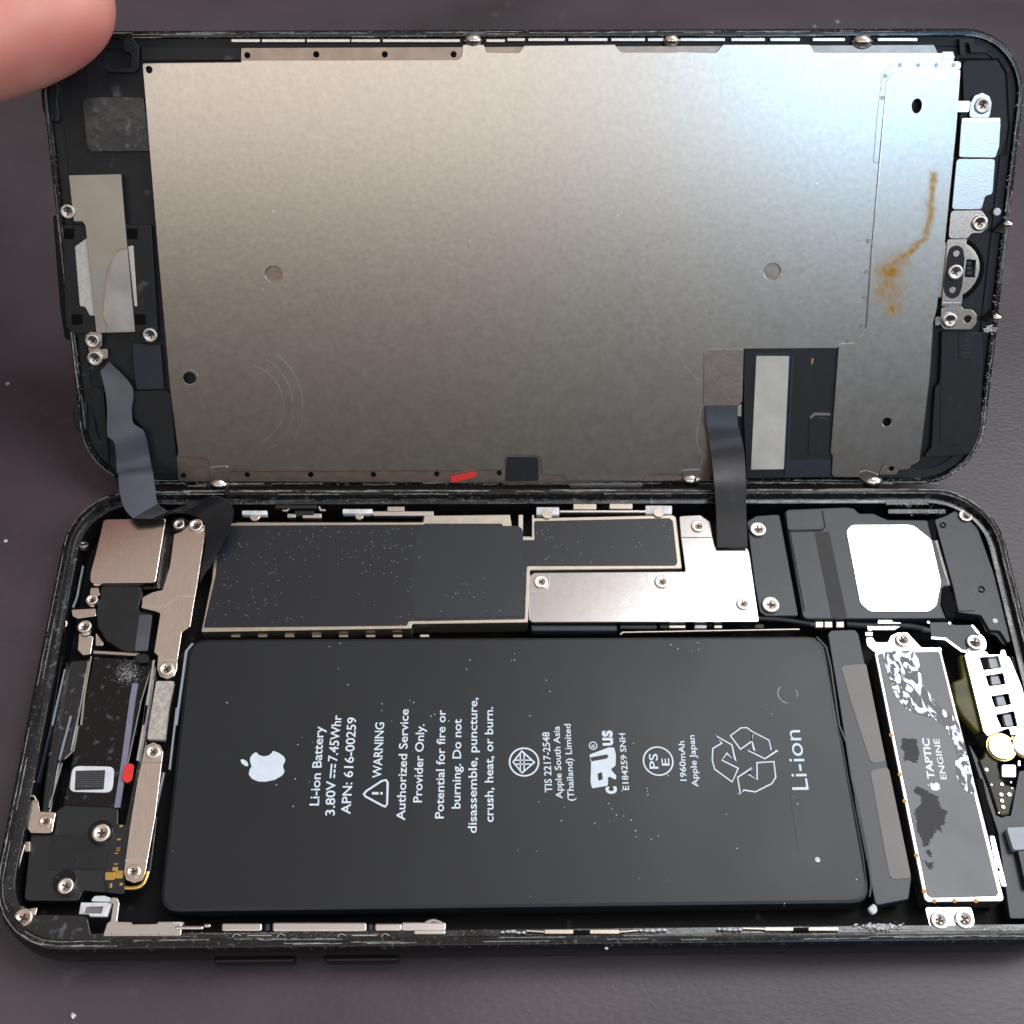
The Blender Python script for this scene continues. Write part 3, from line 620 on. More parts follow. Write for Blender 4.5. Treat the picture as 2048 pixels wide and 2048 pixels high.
tube('rail_end_loop', B, [un('B', q, -1.) for q in X('L5', (1340, 1475), (1370, 1458), (1410, 1462), (1440, 1480))], .22, 'tan')
bar('rail_segment', 'L5', -170, 1467, -100, 1480, z=-.9, m='corr', r=.2, bev=.1)
for x in (220, 485, 845, 1105):
    tube('wire_hook', B, [un('B', q, -.9) for q in X('L5', (x - 26, 1558), (x - 18, 1542), (x + 4, 1540), (x + 22, 1552))], .11, 'tan')
stroke('thin_edge', 'B', B, [[(280, 1548), (425, 1548)], [(905, 1548), (1050, 1548)]], .12, -.92, .2, 'tan', crop='L5')
for k, x0, x1, y in (('L6', 0, 145, 1418), ('L6', 760, 925, 1408), ('L6', 1195, 1340, 1405)):
    q = X(k, (x0, y), (x1, y)); a, b = un('B', q[0], -.6), un('B', q[1], -.6)
    vs = []
    ms = []
    for j in range(5):
        t = (j + .5) / 5; c = a.lerp(b, t); rr = (b - a).length / 8 * (1.2 - abs(t - .5))
        ms.append(curve_mesh([circ((c.x, c.y + random.uniform(-.1, .1)), rr, 10, rr * .45)], -1.2, -.5 + random.uniform(-.1, .1), .25))
    finish('corroded_hook', join(ms), B, 'corr')
for a, b, c_, d, y0, y1, k in ((245, 405, 495, 657, 1404, 1430, 'L6'), (1460, 1620, 1702, 1870, 1390, 1413, 'L6')):
    bar('spring_contact', k, a, y0, b, y1, z=-.6, m='tan'); bar('spring_contact', k, c_, y0, d, y1, z=-.6, m='tan')
    bar('contact_backing', k, b - 10, y0 + 4, c_ + 10, y1 + 6, z=-.7, m='dark')
stroke('thin_edge', 'B', B, [[(145, 1412), (245, 1418)], [(657, 1418), (760, 1410)], [(1340, 1398), (1460, 1402)]], .15, -.65, .2, 'tan', crop='L6')
flakes('white_crust', B, lambda: un('B', X('N6', (random.gauss(330, 110), random.gauss(630, 18)))[0], -.7), 160, .06, .3, 'corr', 'white crust on the near rail')
flakes('white_crust', B, lambda: un('B', X('N6', (random.uniform(1480, 1932), random.gauss(655, 12)))[0], -1.0), 90, .05, .25, 'corr', 'white crust at the near right rail')
pB('white_drop', X('N6', (190, 425), (265, 365), (300, 395), (312, 445), (290, 480), (250, 490)), -1.0, .8, 'white', r=.4, bev=.25)

# loudspeaker corner
lf = pB('speaker_foot', X('L4', (1590, 300), (1650, 262), (1800, 252), (1815, 330), (1922, 900), (1905, 908), (1712, 908), (1672, 880), (1640, 700)), -1.9, 2.2, 'slate', r=.5, bev=.12, label='slate plastic foot with two screws left of the loudspeaker')
screw('B', B, 'L4', (1660, 352), 54, -1.7); screw('B', B, 'L4', (1742, 838), 58, -1.7)
sp = pB('loudspeaker', X('L2', (82, 285), (110, 265), (560, 248), (620, 256), (655, 296), (770, 296), (830, 325), (880, 345), (1190, 346), (1245, 500), (1300, 700), (1410, 1040), (1392, 1110), (250, 1112), (218, 1090), (215, 1050)),
         -1.5, 3., 'slate', r=.6, bev=.15, label='slate loudspeaker box with a mirror bright plate')
pl = lambda *a, **k: plate(a[0], 'B', sp, *a[1:], **k)
pl('raised_pad', X('L2', (95, 278), (365, 268), (385, 395), (365, 420), (105, 424)), -1.38, .12, 'slate', r=.5, bev=.05)
stroke('moulded_line', 'B', sp, [[(98, 300), (235, 1050)], [(372, 270), (395, 400), (370, 430), (105, 436)]], .14, -1.47, .03, 'dark', crop='L2')
stroke('moulded_fold', 'B', sp, [[(370, 440), (505, 1100)]], 2.2, -1.455, .05, 'black', crop='L2')
pl('mirror_plate', X('L2', (560, 430), (600, 386), (1040, 384), (1085, 395), (1215, 498), (1292, 830), (1255, 1010), (1195, 1055), (740, 1055), (668, 990)), -1.35, .12, 'mirror', r=1.2, bev=.04, label='polished plate reflecting the window white')
pl('black_gasket', X('L2', (1188, 350), (1230, 330), (1252, 420), (1258, 490), (1225, 500)), -1.3, .4, 'dark', r=.4, bev=.1)
pl('black_gasket', X('L2', (1300, 870), (1325, 848), (1355, 860), (1412, 1000), (1402, 1105), (1330, 1106), (1290, 1000)), -1.25, .5, 'dark', r=.6, bev=.2)
pl('tan_strip', X('L2', (1232, 512), (1262, 500), (1362, 850), (1315, 850)), -1.6, .5, 'foam', r=.1)
rc = pB('dock_cover', X('L2', (1238, 345), (1330, 312), (1400, 272), (1500, 262), (1545, 330), (1605, 490), (1705, 770), (1835, 1285), (1805, 1300), (1745, 1205), (1665, 1200), (1600, 1085), (1420, 1062), (1382, 880), (1300, 560)),
        -1.5, 2., 'slate', r=.4, bev=.12, label='slate plastic cover in the far right corner')
plate('flex_sheet', 'B', rc, X('L2', (1262, 420), (1360, 400), (1535, 405), (1565, 430), (1645, 730), (1560, 960), (1560, 1045), (1425, 1052), (1390, 880)), -1.36, .12, 'slate', r=.5, bev=.04, label='shiny flex sheet over the cover')
for p, r in (((1308, 383), .45), ((1605, 880), .5)): disc('moulded_ring', 'B', rc, X('L2', p)[0], r, -1.3, .22, 'dark', hole=r * .72)
disc('pale_pin', 'B', rc, X('L2', (1710, 1125))[0], .38, -1.4, .3, 'white')
screw('B', B, 'L2', (1480, 315), 55, -1.3)
for a in (((1722, 850), (1760, 940)), ((1765, 945), (1812, 1075))):
    stroke('gold_contact_strip', 'B', B, [list(a)], .35, -1.8, .3, 'gold', crop='L2')
stroke('housing_ridge', 'B', B, [[(1690, 510), (1800, 850), (1870, 1150)], [(1770, 860), (1850, 1120)]], .25, -1.6, .6, 'slate', crop='L2')
pB('white_clip', X('L2', (718, 1160), (800, 1150), (805, 1120), (910, 1120), (920, 1135), (985, 1140), (985, 1165), (930, 1198), (725, 1198)), -1.8, .6, 'mirror', r=.15)
for x in (320, 390, 480): bar('cable_connector', 'L2', x, 1132, x + 62, 1178, z=-2., m='tan', r=.1)
tube('antenna_wire', B, [un('B', q, -2.2) for q in X('L2', (-250, 1105), (-60, 1112), (120, 1125), (320, 1158))], .35, 'black')
tube('antenna_wire', B, [un('B', q, -2.2) for q in X('L2', (560, 1155), (720, 1170), (1000, 1165), (1120, 1180), (1210, 1210))], .5, 'black')
bar('small_pin', 'L2', 705, 1212, 765, 1245, z=-2.2, m='rose')
pB('haptic_ear', X('L2', (710, 1255), (765, 1255), (785, 1292), (880, 1292), (905, 1240), (960, 1215), (1030, 1215), (1080, 1270), (1140, 1332), (1290, 1330), (1302, 1362), (770, 1365), (720, 1320)), -1.6, .5, 'mirror', r=.3, label='bright steel ear of the haptic motor')
screw('B', B, 'L2', (995, 1275), 60, -1.4, mk='mirror')
pB('black_cover', X('N3', (715, 285), (960, 282), (1030, 320), (1255, 318), (1375, 430), (1300, 500), (1190, 655), (1130, 640), (930, 485), (735, 470)), -1.7, .8, 'slate', r=.3, label='dark cover with bright edges near the haptic motor')
stroke('bright_edge', 'B', B, [[(740, 487), (920, 500), (1130, 655), (1190, 660)], [(1262, 325), (1350, 430)]], .32, -1.62, .3, 'mirror', crop='N3')
for p in ((700, 285), (975, 297)): disc('solder_dot', 'B', B, X('N3', p)[0], .22, -1.6, .2, 'mirror')
disc('screw_seat', 'B', B, X('N3', (1290, 545))[0], 1.75, -1.75, .5, 'mirror')
screw('B', B, 'N3', (1296, 548), 112, -1.5, mk='mirror')
stroke('dark_arc', 'B', B, [[(1300, 150), (1400, 230), (1470, 380), (1600, 430), (1700, 560)]], .9, -2.0, .8, 'black', crop='N3')
# haptic motor
hm = pB('haptic_motor', X('L2', (772, 1362), (1290, 1340)) + X('L3', (1778, 1530), (1765, 1556), (1185, 1562), (1160, 1540)), -1.3, 3.2, 'rim', r=.5, bev=.12, label='bright edged haptic motor block with a wet stained label')
st = plate('motor_label', 'B', hm, X('L2', (800, 1378), (1278, 1362)) + X('L3', (1735, 1490), (1722, 1515), (1212, 1528), (1185, 1500)), -1.2, .11, 'label', r=.5, bev=.02, label='glossy slate label with dried liquid marks')
zt2 = -1.185
text('B', st, 'TAPTIC', 'L3', (1240, 612), (1196, 298), 56, zt2, bold=.035, m='bright')
text('B', st, 'ENGINE', 'L3', (1334, 614), (1274, 300), 48, zt2, bold=.018, m='bright')
logo('B', st, 'L3', (1240, 668), 76, zt2, m='bright')
for k, (px, py) in enumerate(((972, 575), (1010, 780), (1100, 1200), (1160, 1480), (1240, 1552), (1395, 1552), (1560, 1552), (905, 270))):
    disc('rust_spot', 'B', hm, X('L3', (px, py))[0], .28, -1.27, .05, mat('rust_spot_%d' % k, (.5, .22, .04), .3, .5) if k == 0 else bpy.data.materials['rust_spot_0'])
pB('motor_foot', X('L3', (1165, 1600), (1525, 1600), (1550, 1690), (1540, 1765), (1500, 1788), (1240, 1786), (1200, 1740)), -1.3, .5, 'mirror', r=.4, label='bright foot plate with two screws')
screw('B', B, 'L3', (1277, 1705), 72, -1.2, mk='mirror'); screw('B', B, 'L3', (1470, 1698), 78, -1.2, mk='mirror')
pB('motor_side_clip', X('N4', (1488, 1232), (1552, 1232), (1712, 1888), (1645, 1885), (1560, 1600)), -1.8, .6, 'mirror', r=.2, bev=.06, holes=[('c', X('N4', (1540, 1445))[0], .22), ('c', X('N4', (1600, 1668))[0], .22)])
for pts in ([(545, 590), (500, 665), (610, 745), (590, 850), (530, 900), (545, 1080), (562, 1185), (622, 1285), (642, 1375), (690, 1360), (760, 1235), (815, 1150), (885, 1200), (855, 1120), (912, 1075), (915, 985), (950, 915), (865, 870), (825, 735), (700, 665)],
            [(360, -20), (552, -10), (560, 60), (585, 180), (552, 305), (445, 262), (385, 268), (392, 160), (350, 100)], [(670, 1420), (740, 1415), (735, 1510), (690, 1490)], [(640, 1545), (700, 1590), (770, 1570), (735, 1680), (690, 1640)]):
    q = X('N4', *pts); jag = []
    for i in range(len(q)):
        a_, b_ = Vector(q[i - 1]), Vector(q[i]); nseg = max(1, int((b_ - a_).length / 1.3))
        for t in range(nseg): jag.append(tuple(a_.lerp(b_, t / nseg) + Vector((random.uniform(-2.6, 2.6), random.uniform(-1.6, 1.6)))))
    plate('dark_stain', 'B', st, jag, zt2 - .005, .01, 'black', r=0, bev=.001)
wet = plate('dried_liquid_film', 'B', st, X('N3', (110, 655), (500, 655), (572, 760), (600, 900), (640, 1100), (760, 1270), (850, 1380), (1040, 1510), (1090, 1600), (1190, 1932)) + X('N4', (1290, 540), (1310, 680), (1230, 690), (1130, 600), (1065, 470), (1050, 300), (1060, 150), (1030, 0)) +
      X('N3', (1000, 1780), (900, 1620), (750, 1515), (560, 1475), (400, 1385), (270, 1230), (210, 1050), (150, 850)), zt2 + .01, .03, 'wet', r=.5, bev=.008, label='swirl of dried liquid on the motor label, lamp glints in its colour')
# dock connector plate
dp = pB('dock_plate', X('N3', (1165, 712), (1200, 662), (1455, 662), (1478, 700), (1625, 700), (1630, 640), (1690, 635), (1712, 720), (1750, 732), (2160, 1720), (1760, 1740), (1740, 1650), (1460, 1755), (1408, 1690)), -1.4, .5, 'mirror', r=.25, bev=.08,
        holes=[('p', X('N3', *q), .12) for q in ([(1362, 742), (1600, 722), (1640, 868), (1412, 900)], [(1440, 975), (1662, 942), (1692, 1080), (1482, 1110)],
               [(1512, 1240), (1732, 1205), (1765, 1340), (1560, 1378)], [(1572, 1478), (1802, 1432), (1848, 1622), (1642, 1640)])], label='white bright dock connector plate with four square windows')
for q in ([(1470, 750), (1580, 740), (1620, 870), (1500, 880)], [(1500, 985), (1600, 975), (1640, 1080), (1520, 1095)], [(1570, 1250), (1670, 1235), (1710, 1350), (1600, 1365)], [(1660, 1480), (1760, 1465), (1800, 1620), (1700, 1630)]):
    pB('dock_contact', X('N3', *q), -1.9, .8, 'blue', r=.15)
pB('olive_resin', X('N3', (1008, 1050), (1140, 1000), (1100, 700), (1160, 690), (1400, 1690), (1330, 1700), (1230, 1600), (1120, 1480), (1040, 1300)), -2.1, 1.4, 'olive', r=.5, bev=.3, label='glossy olive resin left of the dock plate')
pB('dock_board', X('N4', (1340, 250), (1400, 225), (1480, -60), (1640, -60), (1600, 330), (1680, 560), (1840, 600), (1770, 850), (1745, 960), (1660, 988), (1590, 950), (1480, 600)), -2.2, 1.4, 'pcb', r=.5, bev=.25, label='dark wet circuit board strip below the dock plate')
for p, s in (((1450, 380), .5), ((1515, 575), .25), ((1650, 570), .4), ((1765, 545), .22), ((1745, 700), .45), ((1780, 620), .22), ((1610, 935), .2), ((1640, 700), .5), ((1650, 780), .5), ((1665, 860), .5)):
    disc('solder_dot', 'B', B, X('N4', p)[0], s * .6, -2.05, .15, 'tan' if s == .5 else 'mirror')
for p, r in (((1640, 90), 1.75), ((1945, 60), 1.7)):
    disc('round_contact', 'B', B, X('N4', p)[0], r, -1.5, 1., 'mirror', label=None, bev=.15); disc('gold_rim', 'B', B, X('N4', p)[0], r + .28, -1.8, .4, 'gold')
bar('metal_block', 'N4', 1645, 315, 1830, 480, z=-1.6, m='mirror', r=.3)
bar('metal_block', 'N4', 1850, 262, 1890, 335, z=-1.6, m='mirror', r=.1)
pB('pale_block', X('N4', (1705, 1125), (2100, 1112), (2150, 1400), (1795, 1418)), -1.4, 1., 'blue', r=.4)
pB('pale_block', X('N4', (1850, 1425), (2200, 1420), (2300, 1900), (1960, 1900)), -1.6, 1., 'slate', r=.3)
pB('dark_slot', X('N4', (1310, 500), (1400, 495), (1570, 1230), (1490, 1240)), -2.0, .3, 'dark', r=.2)
pB('dock_frame', X('N4', (1200, 0), (1340, 250), (1590, 950), (1760, 980), (1870, 400), (2300, 340), (2500, 2300), (1750, 2300), (1600, 1200)), -2.6, 1.6, 'slate', r=.3)
pB('corner_block', X('N3', (1740, 330), (1880, 420), (1900, 560), (1780, 620)), -1.9, 1., 'dark', r=.3)
pB('corner_block', X('N3', (1770, 720), (2100, 690), (2300, 1300), (1930, 1500)), -1.8, 1., 'slate', r=.2)

# dried adhesive along the phone rim
def rimpt(lx, ly, lo, hi, z, zz=.1):
    def f():
        ins = random.uniform(lo, hi); p = random.random() * 2 * (lx + ly); R0 = 9
        pts = rrect(ins, ins, lx - ins, ly - ins, R0 - ins)
        i = random.random() * len(pts)
        # uniform along the perimeter
        segs = f.seg.get(0) or [((Vector(pts[j]) - Vector(pts[j - 1])).length) for j in range(len(pts))]
        f.seg[0] = segs
        t = random.random() * sum(segs); j = 0
        while t > segs[j]: t -= segs[j]; j = (j + 1) % len(segs)
        a, b = Vector(pts[j - 1]), Vector(pts[j]); q = a.lerp(b, t / max(segs[j], 1e-6))
        return (q.x, q.y, z + random.uniform(0, zz))
    f.seg = {}
    return f
flakes('rim_residue', B, rimpt(LX, LY, .35, 1.2, .0, .03), 900, .015, .08, 'flake', 'dried grey residue on the housing rim')
flakes('ledge_residue', B, rimpt(LX, LY, 1.3, 2.1, -1.02, .06), 1500, .02, .16, 'flake', 'dried grey residue on the inner ledge')

def scratches(name, parent, lx, ly, insets, n, z, w, m, lo=1.5, hi=12):
    lines = []
    for _ in range(n):
        ins = random.choice(insets) + random.uniform(-.08, .08)
        pts = [Vector(p) for p in rrect(ins, ins, lx - ins, ly - ins, 9.2 - ins, 14)]
        dense = []
        for j in range(len(pts)):
            a, b = pts[j - 1], pts[j]; k = max(1, int((b - a).length / 1.))
            dense += [a.lerp(b, t / k) for t in range(k)]
        i0 = random.randrange(len(dense)); L = int(random.uniform(lo, hi))
        lines.append([tuple(dense[(i0 + t) % len(dense)] + Vector((random.uniform(-.03, .03), random.uniform(-.03, .03)))) for t in range(L + 2)])
    stroke(name, 'B', parent, lines, w, z, .01, m, 'pale worn lines along the rim', 'stuff', local=True)
scratches('rim_wear', B, LX, LY, (.42, .55, .98), 110, .012, .055, 'flake2')
scratches('ledge_wear', B, LX, LY, (1.35, 1.6, 1.95), 60, -1.0, .05, 'flake', 2, 8)
# ------------------------------------------------------------------ the lifted screen
SX, SY = 135.8, 64.8
D = root('screen_assembly', 'D', (SX / 2, 0, -1.9), 'black phone screen lifted up behind the body showing its silver metal back plate', 'phone screen')
pD = lambda *a, **k: plate(a[0], 'D', D, *a[1:], **k)
loft('screen_frame', D, [(.7, -2.3), (.1, -2.0), (0, -1.6), (0, -.35), (.12, -.05), (.3, 0), (.85, 0), (.95, -.15), (1.0, -.7), (2.2, -.75), (2.3, -.95)],
     ['shell', 'black'], [0, 0, 0, 0, 0, 0, 0, 0, 1, 1, 1], 'worn black plastic screen frame', x1=SX, y1=SY, R0=9.2)
zL = .3
strip = pD('plate_underlayer', X('P', (482, 96), (1868, 90), (1878, 112), (1640, 125), (1645, 300), (1640, 692), (1480, 695), (1420, 960), (1090, 966), (357, 963), (353, 915), (420, 700), (480, 300)), zL - .25, .3, 'lcd2', r=.2, bev=.03, label='brown tinted steel under-layer showing along the long edges')
main = pD('back_plate', X('P', (284, 126), (482, 124), (483, 120), (916, 119), (923, 112), (925, 89), (968, 89), (972, 104), (1038, 105), (1048, 91), (1230, 89), (1241, 104), (1350, 104), (1357, 103), (1432, 105), (1446, 89), (1620, 89), (1628, 105),
          (1905, 106), (1908, 120), (1895, 300), (1868, 600), (1760, 690), (1678, 692), (1676, 697), (1487, 698), (1484, 806), (1410, 813), (1402, 818), (1396, 862), (1400, 900), (1402, 915), (1400, 950), (1296, 949), (1286, 961), (1133, 962), (1126, 952), (1084, 949),
          (1080, 915), (1072, 911), (1018, 911), (1010, 918), (1008, 936), (1000, 941), (772, 943), (768, 934), (762, 943), (460, 944), (456, 950), (454, 968), (420, 968), (417, 925), (410, 917), (357, 914), (339, 772), (315, 500)), zL, .22, 'lcd', r=.3, bev=.09,
          holes=[('c', X('K0', (822, 385))[0], .42), ('c', X('K1', (1045, 705))[0], .95), ('c', X('K3', (543, 1500))[0], 1.18), ('c', X('K0', (1510, 1515))[0], 1.18), ('c', X('K3', (1340, 585))[0], .80, 1.05)], label='large mottled silver steel plate covering the screen back')
disc('plate_rim', 'D', main, X('K1', (1047, 708))[0], 1.35, zL + .04, .05, 'lcd', hole=.96)
for k, pts in (('K0', ((1365, 305), (1745, 300))), ('K2', ((90, 300), (468, 300), (848, 300))), ('K1', ((1012, 1245), (1365, 1240), (1715, 1240))), ('K5', ((60, 963), (405, 963), (755, 960), (1100, 955)))):
    for p in pts: disc('punched_dot', 'D', strip, X(k, p)[0], .42, zL - .22, .04, 'dark', hole=.0)
# large pressed rings scratched in the plate
c0 = un('D', X('K1', (1420, 850))[0], zL)
for ra, a0, a1, w in ((6.0, -75, 75, .06), (7.6, -70, 62, .05), (9.2, -35, 55, .06)):
    stroke('pressed_ring', 'D', main, [[(c0.x - 1.5 + ra * .9 * math.cos(math.radians(a0 + (a1 - a0) * i / 24)), c0.y + ra * 1.0 * math.sin(math.radians(a0 + (a1 - a0) * i / 24))) for i in range(25)]], w, zL + .012, .02, 'steel', local=True)
stroke('scratch', 'D', main, [[(20, 560), (60, 640), (140, 720)]], .06, zL + .012, .02, 'steel', crop='K4')
# right plate
stroke('seam_highlight', 'D', D, [X('K3', (1580, 392), (1262, 391), (1207, 414), (1177, 455), (1137, 900), (1093, 1400), (1063, 1815), (1034, 1870), (990, 1889), (912, 1890))], .13, zL + .235, .05, 'mirror')  # bright strip stands in for the light caught on the plate's bevel
rp_pts = X('K3', (1582, 385), (1260, 385), (1205, 408), (1172, 450), (1132, 900), (1088, 1400), (1058, 1815), (1030, 1875), (990, 1895), (910, 1897)) + X('K4', (864, 1120), (876, 1135), (870, 1240), (885, 1252), (1045, 1256), (1130, 1240), (1150, 1190),
         (1310, 1190), (1355, 1168), (1382, 960), (1412, 700), (1432, 400)) + X('K3', (1452, 1700), (1500, 1300), (1560, 700))
rplate = pD('end_plate', rp_pts, zL + .22, .3, 'lcdstain', r=.45, bev=.07, holes=[('c', X('K3', (1340, 585))[0], .68, .95), ('c', X('K4', (1175, 950))[0], .66)], label='silver end plate with a rust coloured liquid stain')
pD('end_plate_flange', X('K3', (1586, 338), (1228, 345), (1165, 385), (1148, 430), (1122, 620), (1100, 900), (1130, 900), (1172, 450), (1205, 408), (1260, 390), (1582, 390)), zL + .1, .3, 'lcd', r=.5, bev=.05)
for p in ((1247, 360), (1348, 360), (1448, 360), (1543, 360), (1168, 420), (1150, 540), (1075, 1330), (1066, 1500), (1053, 1640), (1040, 1797), (962, 1878)):
    disc('spot_weld', 'D', D, X('K3', p)[0], .3, zL + .13, .2, 'lcd2', bev=.03)
pD('end_tab', X('K3', (1480, 285), (1540, 285), (1552, 325), (1480, 330)), zL + .05, .1, 'lcd', r=.2)
pD('end_tongue', X('K4', (1155, 1190), (1310, 1188), (1300, 1210), (1240, 1215), (1230, 1240), (1130, 1243)), zL + .05, .2, 'lcd2', r=.2, holes=[('c', X('K4', (1200, 1207))[0], .42)])
# stain mask as a vertex attribute on a dense patch laid in the plate
def stain_patch():
    line = [X('K3', p)[0] for p in ((1430, 965), (1418, 1080), (1412, 1200), (1385, 1310), (1300, 1390), (1210, 1450), (1160, 1480))]
    blobs = [((1195, 1500), 32, 1.5), ((1185, 1500), 75, .8), ((1175, 1585), 85, .62), ((1130, 1610), 55, .5), ((1205, 1640), 60, .5), ((1195, 1710), 28, 1.2), ((1205, 1700), 50, .6), ((1250, 1440), 55, .6)]
    L = [Vector(un('D', p, zL)[:2]) for p in line]
    Bq = [(Vector(un('D', X('K3', p)[0], zL)[:2]), r / 2.76 / 13.6, a) for p, r, a in blobs]
    x0, y0 = min(p.x for p in L) - 5, L[0].y - 24; x1, y1 = max(p.x for p in L) + 1.6, L[0].y + 1.2
    nx, ny = 110, 220; vs = []; vals = []
    from mathutils import noise as nz
    for j in range(ny + 1):
        for i in range(nx + 1):
            x = x0 + (x1 - x0) * i / nx; y = y0 + (y1 - y0) * j / ny
            w = Vector((x, y)) + Vector((nz.noise(Vector((x * .9, y * .9, 0))), nz.noise(Vector((x * .9, y * .9, 5))))) * .25
            v = 0
            for a, b in zip(L, L[1:]):
                t = max(0, min(1, (w - a).dot(b - a) / (b - a).length_squared)); d = (w - a.lerp(b, t)).length
                d *= 1 + .5 * nz.noise(Vector((x * .8, y * .8, 3)))
                v = max(v, math.exp(-(d / .50) ** 2) * (.62 + .3 * nz.noise(Vector((x * 1.5, y * 1.5, 1)))))
            for c, r, am in Bq: v = max(v, am * math.exp(-((w - c).length / r) ** 2) * (.8 + .9 * nz.noise(Vector((x * 2.2 + y, y * .7, 9)))))
            vals.append(max(0, min(1, v))); vs.append((x, y))
    return x0, y0, x1, y1, nx, ny, vals
x0, y0, x1, y1, nx, ny, vals = stain_patch()
me = bpy.data.meshes.new('m')
vs = [(x0 + (x1 - x0) * i / nx, y0 + (y1 - y0) * j / ny, zL + .235) for j in range(ny + 1) for i in range(nx + 1)]
sa, sb = un('D', X('K3', (1132, 900))[0], zL), un('D', X('K3', (1058, 1815))[0], zL)
sxm = lambda y: sa.x + (sb.x - sa.x) * (y - sa.y) / (sb.y - sa.y) + .35
fs = []
for j in range(ny):
    for i in range(nx):
        a = j * (nx + 1) + i
        q = (a, a + 1, a + nx + 2, a + nx + 1)
        if max(vals[t] for t in q) > .03 and vs[a][0] > sxm(vs[a][1]): fs.append(q)
me.from_pydata(vs, [], fs)
at = me.attributes.new('stain', 'FLOAT', 'POINT'); at.data.foreach_set('value', vals)
bm = bmesh.new(); bm.from_mesh(me); bmesh.ops.delete(bm, geom=[v for v in bm.verts if not v.link_faces], context='VERTS'); bm.to_mesh(me); bm.free()
sp_ = finish('rust_stain', me, rplate, 'lcdstain', 'brown rust stain running down the end plate'); 

# opening with the display chips and the white label
pD('chip_area', X('K4', (388, 545), (905, 545), (865, 1255), (400, 1262), (385, 900)), zL - .12, .3, 'black', r=.2)
pD('white_label', X('K4', (455, 585), (636, 586), (606, 1210), (425, 1212)), zL + .02, .1, 'paper', r=.08, bev=.01, label='worn white paper label in the opening of the plate')
pD('chip_recess', X('K4', (748, 930), (862, 932), (856, 1135), (740, 1130)), zL - .02, .1, 'black', r=.3, bev=.03)
stroke('recess_lip', 'D', D, [[(752, 928), (775, 905), (862, 907)]], .35, zL + .03, .1, 'grey', crop='K4')
pD('chip_band', X('K4', (612, 1165), (785, 1155), (868, 1160), (866, 1250), (612, 1258)), zL + .0, .1, 'slate', r=.1)
stroke('chip_edge', 'D', D, [[(445, 575), (640, 570), (655, 600), (625, 1215)]], .25, zL - .05, .1, 'slate', crop='K4')
disc('gold_mark', 'D', D, X('K4', (763, 615))[0], .2, zL - .08, .05, 'gold', ry=.5)
pD('cable_cover', X('K4', (165, 575), (185, 552), (385, 546), (377, 840), (352, 860), (163, 862)), zL + .14, .2, 'lcd2', r=.35, bev=.05, label='grey steel flap over the ribbon cable')
pD('flap_tab', X('K4', (350, 862), (372, 850), (372, 920), (348, 918)), zL + .05, .2, 'tan', r=.1)
stroke('plate_crease', 'D', main, [[(150, 870), (130, 1000), (128, 1060), (152, 1140), (146, 1235)]], .12, zL + .03, .05, 'steel', crop='K4')
# liquid indicator on the lower edge of the screen
pD('liquid_indicator', X('K5', (828, 975), (968, 948), (976, 975), (835, 1012)), zL + .25, .2, 'red', r=.3, bev=.05, label='red tripped liquid indicator strip on the near screen edge')
pD('edge_notch_pad', X('K5', (1140, 868), (1315, 866), (1318, 1000), (1130, 1000)), zL - .06, .1, 'black', r=.4)
# edge rails
def seg(fr_name, k, x0, y0, x1, y1, z=.15, th=.6, m='steel', r=.12, lab=None): return pD(fr_name, X(k, (x0, y0), (x1, y0), (x1, y1), (x0, y1)), z, th, m, r=r, bev=.08, label=lab)
for a, b in ((462, 520), (523, 610), (613, 700), (702, 760), (765, 920), (972, 1010), (1014, 1050), (1056, 1130), (1136, 1215), (1222, 1290), (1295, 1330), (1360, 1450), (1462, 1530), (1540, 1600), (1625, 1690), (1755, 1835)):
    seg('edge_rail', 'P', a, 78 - (a > 1000) * 2, b, 85 - (a > 1000) * 2, z=-.05, m='steel')
for a in ((470, 1003, 592, 1018), (600, 1010, 1300, 1020), (245, 1012, 445, 1026), (0, 1014, 225, 1024)): seg('edge_rail', 'K5', *a, z=-.15, m='steel')
for a in ((1030, 1300, 1140, 1312), (1265, 1295, 1500, 1306), (1500, 1290, 1900, 1300)): seg('edge_rail', 'K1', *a, z=-.15, m='steel')
pD('edge_clip', X('N2', (415, 235), (450, 222), (1130, 218), (1138, 262), (1110, 272), (840, 272), (800, 284), (760, 272), (440, 275)), 0., .5, 'steel', r=.3, bev=.1, label='folded steel clip on the near screen edge')
stroke('clip_slot', 'D', D, [[(465, 240), (740, 238)], [(815, 238), (1110, 236)]], .18, .02, .05, 'grey', crop='N2')
for a in ((395, 1275, 1020, 1285), (1150, 1285, 1460, 1293)): seg('edge_rail', 'K4', *a, z=-.1, m='steel')
def dome(k, p, rad, m='screw', z=.0, lab='rounded steel latch'):
    c = un('D', X(k, p)[0], z); vs = []; fs = []; n = 16; rows = 5
    for i in range(rows):
        a = math.pi / 2 * i / (rows - 1) * .96
        for j in range(n): b = 2 * math.pi * j / n; vs.append((c.x + rad * math.cos(a) * math.cos(b) * 1.15, c.y + rad * math.cos(a) * math.sin(b) * .8, c.z - .4 + rad * .9 * math.sin(a)))
    for i in range(rows - 1):
        for j in range(n): a = i * n + j; b = i * n + (j + 1) % n; fs.append((a, b, b + n, a + n))
    fs.append(tuple((rows - 1) * n + j for j in range(n)))
    me = bpy.data.meshes.new('m'); me.from_pydata(vs, [], fs); finish('latch', me, D, m, ang=70)
for k, p, r in (('K2', (955, 225), 1.2), ('K2', (2050, 225), 1.1), ('K3', (1040, 230), 1.35), ('K1', (1205, 1298), 1.5), ('K4', (92, 1272), 1.45), ('K4', (1095, 1280), 1.5), ('K3', (1846, 1240), .8), ('K3', (1782, 1755), .85)): dome(k, p, r)
